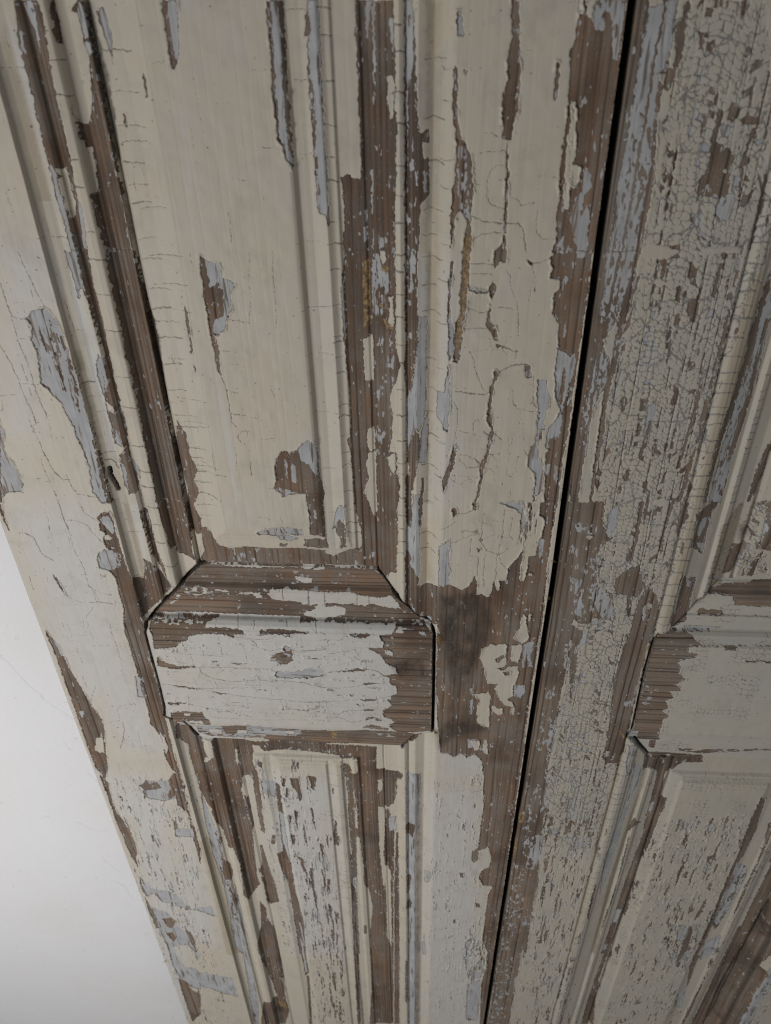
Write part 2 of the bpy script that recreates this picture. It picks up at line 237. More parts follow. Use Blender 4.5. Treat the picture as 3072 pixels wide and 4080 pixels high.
U 708,-1171 736,-1175 733,-1205 711,-1198
U 738,-2404 760,-2395 761,-2477 736,-2469
U 792,-2394 817,-2412 825,-2561 797,-2514
F 733,-2208 810,-2207 823,-2608 757,-2515
W 471,-5193 872,-5169 853,-5301 850,-5598 515,-5619 495,-5402
W 723,-2690 836,-2688 824,-3202 852,-3778 845,-3965 841,-4570 853,-5301 112,-5347 70,-4905 51,-4473 50,-3939 46,-3695 41,-3462 -41,-3527 -41,-3504 -4,-3479 41,-3462 139,-3442 230,-3480 282,-3432 322,-3340 336,-3522 376,-3509 413,-3537 440,-3530 456,-3380 471,-3460 498,-3470 504,-3424 491,-3379 545,-3383 559,-3232 622,-3154 646,-3079 642,-3186 631,-3263 635,-3363 676,-3379 688,-3228 690,-3152 737,-3151 739,-3076 755,-3023 774,-2878 768,-2817 733,-2798
C 698,-3289 729,-3293 728,-3327 701,-3322
C 697,-3693 720,-3698 733,-3783 768,-3943 716,-3996 646,-3948 658,-3872 693,-3846 686,-3772
C 742,-3685 760,-3691 763,-3757 740,-3758
C 471,-3867 495,-3873 492,-3898 473,-3892
C 481,-4006 520,-4030 538,-4010 594,-4001 620,-4091 622,-4222 595,-4257 528,-4267 598,-4291 634,-4249 711,-4245 728,-4325 709,-4436 711,-4464 780,-4461 800,-4558 764,-4603 693,-4592 655,-4623 709,-4663 713,-4707 642,-4710 583,-4612 570,-4570 536,-4515 562,-4457 511,-4453 471,-4448 443,-4312 419,-4245 399,-4153 399,-4061 436,-4047
W 525,-4160 585,-4131 606,-4144 561,-4185 534,-4213
W 599,-4304 648,-4302 641,-4343 612,-4344
W 602,-4040 622,-4000 640,-4208 625,-4262
C 633,-4013 718,-4009 727,-4060 707,-4205 648,-4195
U 691,-4458 771,-4461 799,-4544 764,-4603 698,-4592
U 720,-4034 754,-3995 807,-3967 818,-4069 796,-4135 829,-4266 789,-4255 764,-4097 762,-4270 742,-4270 742,-4164
F 720,-4034 754,-3995 807,-3967 818,-4069 796,-4135 829,-4266 789,-4255 764,-4097 762,-4270 742,-4270 742,-4164
C 368,-4580 498,-4552 517,-4601 515,-4732 526,-4971 484,-4973 413,-4931 407,-4723 423,-4649 380,-4608
C 530,-4716 559,-4700 573,-4743 624,-4741 625,-4822 588,-4816 534,-4775
C 688,-4767 713,-4707 730,-4720 724,-4824 697,-4811
C 592,-4869 618,-4867 615,-4898 594,-4891
U 751,-4785 771,-4784 773,-4806 753,-4808
U 335,-4518 365,-4516 371,-4623 344,-4596
U 342,-4653 367,-4652 371,-4828 340,-4830
U 345,-5153 452,-5146 460,-5274 418,-5309 402,-5213 383,-5262 351,-5264
C 368,-5175 452,-5146 460,-5274 418,-5309
C 485,-5144 517,-5143 539,-5321 485,-5324
U 43,-4566 75,-4667 83,-4784 62,-4758
U 752,-2992 782,-3001 792,-3138 765,-3171 753,-3097
F 752,-2992 782,-3001 792,-3138 765,-3171 753,-3097
U 659,-3476 674,-3499 668,-3534
U 529,-3890 548,-3896 541,-3927
D 51,-3525 329,-3488 378,-3556 485,-3792 396,-4179 322,-4455 233,-4747 172,-4462 104,-4192 57,-3812
D 60,-3937 197,-3804 309,-4183 172,-4462 95,-4193
D 41,-5075 186,-4899 505,-4972 531,-5032 194,-5146 89,-5296
D 142,-3518 322,-3511 369,-4050 260,-4185 120,-4060
W 604,-2832 613,-2841 614,-2902 606,-2897
W 335,-3003 357,-3013 357,-3028 336,-3034
W 322,-3088 339,-3087 337,-3119 328,-3114
W 131,-2753 152,-2752 158,-2792 134,-2833
W 274,-2700 295,-2700 293,-2759 272,-2754
U 446,-2696 528,-2694 601,-2693 638,-2841 604,-3037 613,-2943 609,-2791 564,-2743
F2 577,-2693 691,-2691 724,-2789 718,-2992 660,-2994 622,-3047 626,-2892
W -549,-2593 -550,-2401 -256,-2372 -258,-2552 -251,-2754 -262,-3293 -268,-3420 -324,-3421 -399,-3436 -418,-3410 -527,-3396 -522,-3111 -540,-3003 -553,-2898 -565,-2788
C -450,-2400 -398,-2390 -405,-2619 -402,-2691 -402,-2865 -423,-2944 -463,-2823 -487,-2752 -484,-2681 -461,-2621 -470,-2524
C -324,-2419 -264,-2373 -267,-2553 -283,-2545 -308,-2492
C -238,-2359 -190,-2364 -201,-2989 -197,-3196 -194,-3505 -199,-3597 -241,-3612 -278,-3587 -326,-3542 -314,-3407 -268,-3420 -261,-3182 -257,-2861 -242,-2695
W -183,-2588 -140,-2541 -133,-2351 -108,-2350 -149,-2592 -157,-2742 -149,-2923 -184,-3006 -196,-2907 -192,-2748
U -140,-2687 -98,-2686 -97,-2940 -98,-3377 -112,-3431 -157,-3386 -157,-3250 -193,-3187 -197,-3034 -157,-2947
W 57,-2527 94,-2403 113,-2329 112,-2449 67,-2611
SU -569,-3279 -399,-3097 -409,-3395 -555,-3370
W -391,-3014 -257,-2992 -262,-3401 -318,-3413 -338,-3488 -402,-3442
C -257,-2992 -195,-2976 -196,-3169 -202,-3472 -198,-3604 -218,-3716 -272,-3600 -320,-3564 -402,-3464 -337,-3477 -318,-3413 -271,-3415
U -195,-2976 -100,-2966 -98,-3292 -106,-3415 -138,-3417 -170,-3319 -161,-3234 -188,-3201
W -196,-3180 -161,-3234 -170,-3319 -133,-3416 -97,-3429 -96,-3522 -24,-3489 49,-3454 56,-3823 19,-3849 -75,-3877 -114,-3874 -207,-3696 -198,-3532 -201,-3300
U -95,-3788 -76,-3788 -48,-3852 -85,-3870
U -34,-3819 -1,-3797 5,-3865 -28,-3873
U 41,-3092 117,-3017 129,-3435 85,-3459 49,-3443
W -517,-3029 -391,-3014 -401,-3394 -1003,-3378 -993,-3252 -873,-3248 -738,-3295 -622,-3216 -533,-3205 -521,-3116
SU -629,-3309 -440,-3136 -412,-3404 -586,-3403
W -949,-3124 -939,-3205 -866,-3203 -776,-3206 -782,-3172 -795,-3119
W -898,-2994 -789,-3016 -793,-3088 -897,-3067
W -710,-3018 -628,-3006 -643,-3128 -677,-3219 -679,-3120 -704,-3060
W -890,-2700 -895,-3074 -798,-3078 -787,-2950 -793,-2860 -794,-2746 -812,-2564 -863,-2465 -888,-2465
U -897,-2371 -794,-2385 -797,-2439 -820,-2562 -863,-2465 -910,-2428
U -857,-2841 -835,-2841 -841,-2924 -858,-2914
U -855,-2754 -833,-2749 -834,-2769 -857,-2775
W -713,-2961 -657,-2939 -634,-3019 -646,-3209 -691,-3204 -667,-3116 -702,-3087 -717,-3036
U -672,-2812 -636,-2810 -643,-2936 -659,-2981 -675,-2942 -715,-2993 -726,-3037 -735,-3037 -720,-2930
C -630,-2936 -565,-2977 -541,-3025 -525,-3078 -530,-3211 -609,-3208 -614,-3117 -635,-3040
C -744,-3284 -678,-3260 -620,-3227 -609,-3196 -728,-3212 -964,-3206 -1183,-3201 -967,-3225 -787,-3252
W -186,-3402 -193,-3276 -193,-3198 -157,-3250 -167,-3311 -103,-3422 -93,-3518 -39,-3507 -45,-3747 -101,-3847 -186,-3734 -203,-3560
W -105,-2959 -102,-2836 -83,-2553 -70,-2555 -73,-2741 -88,-2963
U -1297,-3053 -1201,-3013 -1101,-2999 -951,-3017 -950,-3076 -1021,-3071 -1160,-3093 -1291,-3073
F -1297,-3053 -1201,-3013 -1101,-2999 -951,-3017 -950,-3076 -1021,-3071 -1160,-3093 -1291,-3073
U -1160,-3093 -1025,-3096 -993,-3119 -1058,-3142 -1120,-3130
W -938,-3124 -789,-3125 -795,-3201 -964,-3200
W -887,-2994 -802,-3004 -805,-3065 -886,-3067
W -1134,-3169 -1081,-3179 -1093,-3204 -1139,-3205
W -1723,-3046 -1676,-3043 -1636,-3149 -1618,-3208 -1528,-3250 -1408,-3216 -1247,-3239 -1003,-3216 -801,-3246 -810,-3410 -1765,-3389 -1816,-3413 -1737,-3273 -1732,-3157
SU -1510,-3255 -1323,-3250 -1338,-3376 -1526,-3370
W -1987,-3020 -1817,-3052 -1835,-3314 -1833,-3360 -1895,-3313 -1945,-3286 -1944,-3230 -1982,-3224
W -1765,-3389 -1445,-3418 -810,-3410 -836,-3882 -974,-3860 -1479,-3855 -1930,-3847 -2209,-3857 -2260,-3877 -2216,-3835 -2031,-3665 -1939,-3571
W -1004,-3383 -789,-3398 -447,-3404 -402,-3442 -301,-3576 -198,-3725 -95,-3871 -276,-3881 -650,-3882 -1040,-3887
C -1006,-3384 -918,-3387 -889,-3395 -938,-3424 -975,-3420
C -917,-3425 -817,-3422 -810,-3399 -890,-3401
C -1004,-3387 -920,-3387 -794,-3412 -901,-3396 -949,-3425 -977,-3420
C -1055,-3488 -915,-3506 -931,-3549 -983,-3550 -1057,-3526
U -1801,-3499 -1739,-3503 -1741,-3520 -1799,-3516
C -1253,-3585 -1102,-3577 -970,-3587 -814,-3597 -826,-3737 -966,-3742 -1077,-3706 -1174,-3712 -1258,-3676
C -999,-3813 -931,-3799 -889,-3739 -827,-3749 -836,-3882 -973,-3854
U -1538,-3773 -1497,-3754 -1511,-3796 -1543,-3815
SC -1941,-3589 -1786,-3576 -1539,-3607 -1254,-3613 -1263,-3677 -1547,-3659 -1884,-3693 -1956,-3633
SC -2050,-3732 -1951,-3599 -1922,-3598 -2011,-3731 -2123,-3817 -2141,-3806
C -1010,-3593 -597,-3591 -569,-3608 -411,-3626 -309,-3601 -263,-3678 -241,-3757 -322,-3754 -481,-3711 -511,-3738 -624,-3724 -691,-3732 -824,-3725 -844,-3743 -1026,-3744
C -1012,-3826 -913,-3787 -921,-3752 -836,-3772 -748,-3746 -673,-3766 -676,-3826 -744,-3858 -874,-3887 -1005,-3855
C -1010,-3498 -917,-3506 -938,-3549 -1013,-3547
U -787,-3534 -730,-3533 -731,-3549 -759,-3549
SU -402,-3577 -318,-3576 -318,-3611 -392,-3604
SC -227,-3762 -114,-3874 -94,-3878 -171,-3855
W -2189,-3856 -1932,-3859 -1910,-3880 -1698,-3866 -1695,-3877 -1796,-3907 -1807,-3943 -1610,-3942 -1494,-3953 -1496,-3985 -1575,-3994 -1570,-4026 -1608,-4014 -1635,-3996 -1792,-3996 -1946,-4028 -1963,-4068 -2018,-4097 -2077,-4147 -2162,-4170 -2264,-4175 -2247,-4041 -2263,-3957 -2233,-3888
C -2169,-3855 -2070,-3858 -2008,-3881 -2064,-3892 -2135,-3884
U -2069,-3852 -1959,-3877 -1921,-3885 -2006,-3884
SC -2215,-3883 -1817,-3894 -1815,-3923 -2220,-3926
W -1367,-3954 -1299,-3947 -1230,-3940 -1133,-3942 -969,-3957 -980,-3972 -1086,-3970 -1193,-3980 -1281,-3983 -1359,-3986
W -1145,-3990 -1116,-3983 -1118,-4007 -1137,-4001
W -1309,-4241 -1266,-4212 -1233,-4183 -1173,-4181 -1198,-4128 -1156,-4107 -1120,-4138 -1116,-4205 -1112,-4266 -1152,-4274 -1175,-4303 -1235,-4306 -1260,-4252
U -1256,-4211 -1204,-4189 -1136,-4206 -1154,-4288 -1215,-4305 -1251,-4265
U -1177,-4114 -1129,-4125 -1132,-4165 -1172,-4167
D -1227,-4221 -1172,-4218 -1174,-4235 -1228,-4237
U -1289,-4433 -1254,-4389 -1124,-4397 -979,-4349 -881,-4372 -863,-4413 -926,-4444 -1150,-4469 -1271,-4460
U -1064,-4380 -981,-4342 -954,-4389 -882,-4358 -865,-4406 -917,-4436 -1068,-4430
W -2257,-4270 -2229,-4310 -2157,-4362 -1923,-4372 -2059,-4393 -2114,-4409 -2205,-4399 -2269,-4381
W -2181,-4606 -2120,-4617 -1974,-4625 -1987,-4640 -2123,-4632
W -1856,-4670 -1722,-4685 -1776,-4695
W -2274,-4819 -2165,-4813 -2082,-4824 -2258,-4848
W -2263,-4933 -1982,-4933 -1988,-4972 -1933,-5031 -1941,-5120 -2100,-5102 -2294,-5073
C -2158,-4950 -2092,-4947 -2087,-4977 -2143,-4988
C -2175,-5046 -2000,-5043 -1986,-5080 -2096,-5088
W -645,-3956 -472,-3956 -511,-3989 -607,-3981
W -763,-4373 -632,-4339 -513,-4334 -523,-4348 -633,-4367
W -548,-4496 -468,-4492 -378,-4480 -468,-4506 -539,-4524
W -576,-4691 -443,-4692 -454,-4707 -566,-4706
W -570,-4817 -477,-4812 -478,-4835 -561,-4832
W -579,-5049 -504,-5004 -348,-5051 -359,-5071
W -544,-4937 -511,-4905 -470,-4902 -398,-4959 -440,-4954 -470,-4917 -555,-4961
W -275,-3877 -171,-3875 -56,-3877 2,-3917 14,-4076 10,-4482 14,-5063 -191,-5100 -275,-5093 -347,-5018 -294,-4938 -386,-4898 -395,-4823 -312,-4758 -352,-4694 -321,-4685 -320,-4642 -269,-4610 -278,-4510 -328,-4499 -327,-4429 -376,-4403 -267,-4370 -276,-4302 -354,-4265 -391,-4172 -495,-4098 -379,-4093 -369,-4040 -406,-3958 -301,-3955 -282,-3909
C -370,-4112 -322,-4103 -293,-4142 -303,-4175 -361,-4158
C -166,-3877 -66,-3877 -56,-3890 -150,-3885
U -102,-3929 -45,-3927 -54,-3962 -92,-3948
SC -273,-3902 -112,-3912 -111,-3949 -272,-3944
D -343,-4224 -71,-4185 -10,-4413 -168,-4463 -267,-4426
U -2096,-5191 -1617,-5083 -1136,-5168 -1122,-5226 -1196,-5293 -1503,-5353 -1760,-5352 -2006,-5350 -2098,-5298
F -2096,-5191 -1617,-5083 -1136,-5168 -1122,-5226 -1196,-5293 -1503,-5353 -1760,-5352 -2006,-5350 -2098,-5298
W -1863,-5151 -1623,-5113 -1649,-5224 -1776,-5315 -1852,-5301
C -1994,-5229 -1874,-5241 -1880,-5303 -1997,-5301
C -1728,-5230 -1638,-5224 -1649,-5287 -1739,-5293
C -1296,-5218 -1197,-5211 -1216,-5275 -1291,-5260
C -1972,-5348 -1760,-5352 -1778,-5427 -1975,-5411
W -1461,-5293 -1197,-5303 -1124,-5237 -907,-5129 -945,-5471 -1471,-5470 -1503,-5353
W -1138,-5169 -879,-5171 -592,-5087 -191,-5100 -66,-5192 -238,-5372 -394,-5421 -1179,-5469
SU -616,-5125 -385,-5179 -194,-5238 -388,-5253
U -456,-5192 -418,-5185 -420,-5235 -452,-5227
O -873,-5170 -819,-5224 -837,-5306 -896,-5291
C -97,-5176 -44,-5209 20,-5174 40,-5412 40,-5722 -72,-5816 -52,-5510
W -1634,-5476 -1451,-5465 -480,-5473 -486,-5678 -692,-5631 -784,-5634 -1009,-5591 -1235,-5571 -1383,-5571 -1535,-5607 -1554,-5573 -1643,-5545
C -1640,-5527 -1573,-5532 -1556,-5591 -1653,-5631
SU -1526,-5520 -1232,-5536 -895,-5566 -614,-5600 -899,-5635 -1236,-5588
W -2271,-5126 -2209,-5152 -2162,-5145 -2139,-5316 -2083,-5374 -1997,-5392 -1800,-5413 -1634,-5476 -1653,-5671 -1684,-6019 -1735,-5939 -1791,-6003 -1832,-6186 -1822,-6438 -1798,-6846 -1811,-6950 -1837,-7386 -1852,-7736 -1839,-7853 -1975,-8120 -2019,-8001 -1993,-7482 -2016,-7078 -2009,-6659 -2046,-6566 -2113,-6491 -2176,-6306 -2209,-6136 -2223,-5662 -2212,-5458 -2253,-5382 -2295,-5314
W -2076,-7109 -2087,-6818 -2128,-6687 -2150,-6458 -2063,-6093 -1981,-6690 -2004,-7079
C -2295,-5369 -2253,-5382 -2230,-5437 -2231,-5712 -2227,-5892 -2226,-6323 -2201,-6466 -2176,-7303 -2205,-8262 -2200,-9305 -2377,-9194 -2335,-8035 -2330,-7394 -2339,-6892 -2349,-6288 -2315,-5822 -2305,-5507
U -2209,-6136 -2169,-6581 -2130,-6881 -2149,-7298 -2130,-8010 -2132,-8778 -2200,-9305 -2265,-9153 -2216,-7765 -2247,-7183 -2238,-6556
F -2169,-6581 -2130,-6881 -2149,-7298 -2130,-8010 -2132,-8778 -2191,-8789 -2216,-7765 -2247,-7183
W -2140,-6885 -2116,-6941 -2133,-7012 -2159,-7015
W -2159,-7277 -2105,-7406 -2088,-7567 -2119,-7702 -2190,-7673 -2197,-7534
W -2158,-7833 -2134,-7951 -2122,-8446 -2151,-8381 -2162,-8054
C -2083,-5374 -1997,-5392 -1995,-5507 -2002,-5626 -2055,-5664 -2083,-5601 -2088,-5484
C -2093,-5659 -2015,-5642 -2094,-5738 -2124,-5721
C -2076,-7109 -2016,-7078 -1988,-7426 -2015,-7759 -2039,-8256 -2018,-8778 -2056,-9313 -2154,-9294 -2127,-8818 -2087,-8171 -2055,-7541
C -1976,-8082 -1921,-8085 -1866,-8205 -1901,-8628 -1972,-9019 -2021,-9291 -2036,-8918 -2008,-8459
C -1862,-7931 -1812,-7855 -1794,-7992 -1826,-8224 -1871,-8130
C -1799,-8227 -1669,-8193 -1651,-8575 -1694,-8860 -1559,-9324 -1794,-9482 -1794,-8903 -1827,-8481
W -1880,-8208 -1826,-8351 -1857,-8889 -1794,-9482 -1993,-9295 -1915,-8628
C -1815,-5574 -1793,-5575 -1799,-5749 -1821,-5837 -1827,-5747
C -1802,-6002 -1747,-5942 -1712,-5952 -1701,-6060 -1735,-6431 -1733,-6836 -1679,-6926 -1727,-7111 -1811,-7057 -1811,-6950 -1795,-6859 -1787,-6388 -1812,-6264
C -1811,-6950 -1679,-6926 -1703,-7370 -1772,-7140 -1799,-7503 -1825,-7616 -1824,-7275
W -1812,-6264 -1775,-6325 -1786,-6788 -1798,-6891 -1811,-6845 -1815,-6578
W -1662,-5743 -1629,-5969 -1674,-6882 -1709,-6850 -1709,-6523 -1698,-6228 -1687,-5946
W -1754,-7119 -1729,-7133 -1684,-7686 -1666,-7775 -1654,-8188 -1798,-8286 -1798,-7911 -1817,-7664 -1819,-7570 -1777,-7510
C -1812,-7617 -1789,-7703 -1792,-7737 -1822,-7710
C -1636,-5632 -1124,-5633 -785,-5672 -792,-5813 -1429,-5868 -1599,-5816
W -1597,-6892 -1558,-6891 -1583,-7058 -1622,-7059
W -1483,-6023 -1437,-6055 -1443,-6480 -1446,-6889 -1446,-7436 -1441,-7975 -1400,-8499 -1440,-9316 -1519,-9350 -1511,-8436 -1509,-7812 -1557,-7507 -1580,-7220 -1515,-7191 -1493,-6708 -1481,-6115
U -1485,-6502 -1448,-6522 -1449,-7325 -1463,-7334 -1499,-7021
U -1496,-8571 -1440,-8614 -1435,-9077 -1500,-9119
U -1570,-5774 -1571,-5990 -1472,-6036 -1498,-6272 -1619,-6189
W -1610,-5713 -1566,-5727 -1574,-5810 -1609,-5801
W -1385,-5921 -1362,-5920 -1380,-6049 -1396,-6032
W -1315,-5916 -1235,-5929 -1223,-6206 -1241,-6284 -1273,-6097 -1305,-6062
W -1137,-5868 -1052,-5898 -1095,-6085 -1116,-6049
W -1368,-6048 -1346,-6065 -1367,-6217 -1383,-6199
W -1380,-6489 -1351,-6507 -1370,-6649 -1387,-6630
W -1392,-6815 -1345,-6853 -1365,-7002 -1390,-7005
W -1318,-6406 -1279,-6442 -1305,-6603 -1307,-6767 -1321,-6645
W -1247,-6639 -1232,-6761 -1236,-6970 -1253,-6950
W -1153,-6374 -1130,-6392 -1131,-6732 -1145,-6591
W -1097,-6958 -1078,-7042 -1054,-7258 -1069,-7485 -1087,-7464 -1090,-7217
W -1359,-7219 -1298,-7258 -1290,-7482 -1312,-7507 -1327,-7305
W -1239,-7409 -1223,-7453 -1217,-7732 -1212,-8221 -1187,-8661 -1217,-8479 -1231,-8097 -1244,-7734
W -1082,-8107 -1047,-8204 -1073,-8411 -1091,-8362
W -1079,-8730 -1053,-8782 -1073,-9118 -1084,-9063
W -1023,-8751 -1004,-8776 -1051,-9116
W -1351,-7986 -1330,-7984 -1334,-8033 -1355,-8035
W -920,-6575 -905,-6628 -917,-6839 -892,-6846 -908,-7025 -951,-7004 -951,-6794
W -792,-5707 -742,-5721 -714,-5869 -671,-5956 -694,-6824 -722,-6883 -739,-7280 -777,-7283 -786,-6648 -788,-6448 -770,-6311 -780,-6029 -793,-5831
W -919,-6055 -909,-6088 -914,-6165 -925,-6151
C -703,-5639 -682,-5686 -670,-5794 -699,-5824 -719,-5730
C -725,-6115 -687,-6080 -690,-6422 -702,-6723 -728,-6722 -710,-6332
W -658,-5640 -486,-5678 -582,-9285 -648,-9272 -590,-8250 -633,-7907 -675,-7669 -657,-7156 -672,-6893 -707,-6830
C -722,-6883 -671,-6873 -658,-7176 -688,-7664 -632,-7859 -586,-8124 -611,-8510 -648,-9272 -734,-9261 -734,-8485 -745,-7739 -739,-7280
W -700,-8560 -673,-8567 -679,-8752 -708,-8755
W -798,-7175 -739,-7280 -765,-8231 -778,-9267 -845,-9208 -798,-7744
U -800,-7506 -753,-7622 -783,-9033 -822,-8985
F -800,-7506 -753,-7622 -783,-9033 -822,-8985
W -2104,-10611 -1974,-10536 -1814,-10509 -1797,-10940 -1894,-11341 -2199,-11206
D -1967,-10778 -1873,-10791 -1861,-10998 -1957,-10992
D -1967,-10778 -1873,-10791 -1861,-10998 -1957,-10992
O -1925,-10658 -1830,-10677 -1814,-10852 -1907,-10801
U -2104,-7763 -2104,-8384 -2129,-9046 -2156,-10554 -2230,-11194 -2274,-11041 -2176,-8877
W -1954,-8840 -1825,-8569 -1774,-8868 -1771,-9730 -1814,-10509 -1912,-10527 -1975,-9689 -2008,-9152
W -1510,-8392 -1474,-8461 -1450,-9041 -1433,-9762 -1493,-9906 -1499,-9072
U -1486,-8928 -1458,-9047 -1459,-9784 -1484,-9836
W -1476,-9891 -1441,-9863 -1511,-11261 -1541,-11243
W -809,-7682 -769,-7941 -796,-9272 -833,-11090 -874,-11094 -836,-8932
U -813,-7913 -793,-8191 -808,-9248 -820,-9221
S -1200,-6806 -943,-6811 -953,-7919 -953,-9244 -1013,-11113 -1467,-11242 -1393,-9280 -1357,-7945
W -1145,-9789 -1115,-9785 -1106,-10163 -1129,-10166
W -762,-5852 -248,-5754 -249,-5861 -332,-6274 -419,-6377 -457,-6518 -494,-7036 -479,-7477 -422,-7881 -448,-8580 -432,-9271 -432,-11154 -723,-11138 -661,-10160 -635,-8734 -591,-8207 -643,-7721 -674,-7222 -687,-6587 -713,-6075
C -479,-5950 -433,-5947 -436,-6094 -461,-6152 -483,-6116
C -490,-6383 -430,-6378 -435,-6616 -477,-6824 -471,-7142 -409,-7889 -473,-7779 -487,-7253 -486,-6721
W -422,-5863 -299,-5799 -302,-6016 -322,-6231 -384,-6349 -421,-6353
U -399,-6550 -326,-6524 -316,-6700 -390,-6729
W -411,-6435 -384,-6368 -328,-6686 -354,-7657 -402,-11113 -469,-11159 -449,-8449 -451,-7250
C -493,-6383 -433,-6378 -426,-6615 -457,-6948 -441,-7383 -377,-7435 -384,-8807 -403,-9104 -443,-8849 -438,-7871 -490,-7253 -489,-6722
U -387,-6546 -313,-6458 -303,-6693 -378,-6745
W -310,-6717 -285,-6744 -300,-8897 -303,-11046 -386,-11103 -341,-7652
U -201,-5748 -67,-5746 -97,-6475 -119,-7082 -100,-9070 -94,-10916 -205,-10939 -198,-8293 -206,-7108
C -300,-5907 -258,-5815 -213,-5881 -239,-6298 -219,-7098 -224,-8276 -245,-10952 -320,-11060 -294,-8360 -292,-6749
W -210,-6545 -121,-6523 -144,-6764 -205,-6690
W -208,-7440 -163,-7451 -170,-7694 -203,-7842
W -209,-7932 -150,-7956 -164,-8119 -210,-8078
W -229,-9230 -200,-9270 -203,-10319 -234,-10316
W -270,-5775 -241,-5749 -241,-5803 -271,-5883
W 529,-5600 852,-5579 865,-9101 930,-10602 818,-10617 758,-9554 793,-9166 779,-8775 700,-8515 703,-7575 733,-7434 744,-7411 638,-7420 577,-7291 593,-7136 680,-7085 693,-6913 642,-6731 546,-6801 538,-6479 552,-6133 529,-5773
W 483,-6806 543,-6760 543,-6968 507,-7014 478,-6952
W 628,-9272 738,-9274 746,-9376 653,-9416
W 361,-7199 400,-7196 411,-7283 370,-7265
W 331,-8128 359,-8125 355,-8188 333,-8190
W 565,-7763 607,-7771 626,-7842 583,-7822
F2 491,-8457 733,-8564 784,-9254 716,-9409 793,-10511 604,-10535 574,-9425 482,-8862
U 583,-9574 736,-9466 770,-10181 759,-10516 600,-10468
U -18,-7319 45,-7243 35,-7437 -16,-7541
U -31,-8819 -4,-8736 13,-8994 -29,-9095
W 877,-2687 875,-3201 897,-3776 875,-4158 876,-4713 885,-5300 1103,-5286 1083,-4701 1100,-4148 1211,-3950 1150,-3706 1195,-3356 1140,-3086 1150,-2681
W 866,-4664 872,-5438 867,-6331 887,-7368 875,-7834 1223,-8775 1191,-7802 1204,-7338 1147,-6703 1117,-6122 1090,-5591 1065,-5104 1052,-4654
W 879,-5577 892,-6490 914,-7555 912,-8815 930,-10602 1186,-10564 1168,-8785 1172,-7763 1163,-7085 1143,-6470 1124,-5999 1096,-5562
SU 965,-2685 1054,-2683 1090,-3087 1194,-3169 1155,-3258 985,-3263 962,-3070 1002,-2985
SU 990,-3307 1185,-3345 1335,-3580 1408,-3756 1247,-3762 1115,-3719
SU 1063,-3868 1127,-3866 1088,-4281 980,-4088 1043,-4072
SU 980,-4327 1038,-4338 1054,-4703 1020,-5291 978,-5294 975,-4707
SU 959,-4702 1058,-4697 1083,-5342 968,-5349
SU 918,-5689 1063,-5731 1158,-6908 981,-6924
SU 898,-6932 1158,-6908 1223,-8775 954,-8807
SU 878,-8549 1077,-8526 1156,-10569 930,-10602
SU 943,-7325 1028,-7317 1031,-8020 941,-8030
O 895,-6139 949,-6173 952,-6324 911,-6308
O 890,-6584 925,-6581 931,-6908 912,-6888
Q 1150,-2681 1306,-2677 1744,-5248 1103,-5286 1083,-4701 1100,-4148 1150,-3706 1187,-3356 1140,-3086
S 1103,-6001 1181,-5557 1356,-5545 2069,-10718 1186,-10564 1168,-8785 1150,-7305
W 892,108 964,106 957,-184 953,-447 939,-674 938,-917 942,-1033 850,-1032 887,-615 890,-234
Q 1042,105 1518,94 1828,-1044 1099,-1033 1127,-676 1126,-342 1123,-87
Q 1099,-1034 1828,-1044 1742,-1167 1728,-1665 1726,-2674 1087,-2681 1066,-1983 1078,-1443
Q 1151,-2680 1726,-2674 1729,-3181 1700,-3636 1700,-3816 1692,-4971 1715,-5271 1258,-5276 1182,-4696 1166,-4145 1240,-3763 1196,-3300 1259,-2978
Q 1062,-4653 1518,-4629 1540,-5075 1683,-5385 1706,-6102 1717,-6682 1136,-6704 1101,-5591 1065,-5104
S 1073,-6126 1706,-6102 1717,-6682 1756,-8713 1089,-8791
U 969,78 1080,104 1093,10 1100,-87 1092,-289 1086,-449 1127,-676 1106,-918 1099,-1033 948,-1033 939,-674 951,-437 957,-184
F 983,-340 1086,-449 1127,-676 1106,-918 1099,-1033 948,-1033 939,-674 951,-437
W 1102,19 1150,32 1152,-88 1136,-212 1097,-315 1083,-368 1116,-618 1119,-918 1112,-1033 1089,-1033 1089,-676 1080,-449 1061,-211 1117,-87
W 1036,105 1047,104 1036,-110 1037,-341 1030,-617 1021,-1033 1011,-1033 1017,-617 1025,-341 1025,-110
C 1085,80 1118,80 1128,33 1101,29
C 1091,-186 1052,-196 1119,-274 1115,-316 1089,-305
C 1098,-72 1121,-77 1127,-167 1094,-171
W 1385,-346 1408,-357 1401,-497 1460,-520 1510,-554 1509,-651 1510,-762 1449,-767 1389,-749 1366,-785 1350,-678 1392,-621 1380,-480
C 1422,-481 1451,-481 1452,-509 1427,-503
C 1460,-621 1485,-627 1485,-650 1465,-644
C 1397,-755 1442,-761 1452,-809 1408,-809
U 1507,-750 1554,-738 1564,-859 1508,-889 1462,-797 1512,-798
U 1533,-651 1570,-651 1564,-703 1526,-697
W 1303,-371 1327,-377 1335,-442 1319,-474
W 1217,-21 1262,-22 1267,-46 1228,-46
W 1230,73 1264,67 1259,39 1230,45
W 1383,97 1421,96 1412,22 1395,27
W 1460,-84 1479,-89 1467,-133 1448,-123
W 1545,-380 1580,-380 1584,-418 1513,-417 1496,-395 1511,-382
W 1565,-434 1582,-434 1567,-566 1578,-762 1572,-762 1556,-594
W 1686,-652 1707,-661 1713,-925 1716,-1040 1700,-1039 1687,-799
W 863,-2154 889,-1033 942,-1033 937,-1372 938,-1743 924,-2153 942,-2685 926,-2685
W 929,-1033 949,-1033 943,-1372 982,-1546 970,-1822 973,-2239 974,-2684 942,-2685 924,-2153 938,-1743 937,-1372
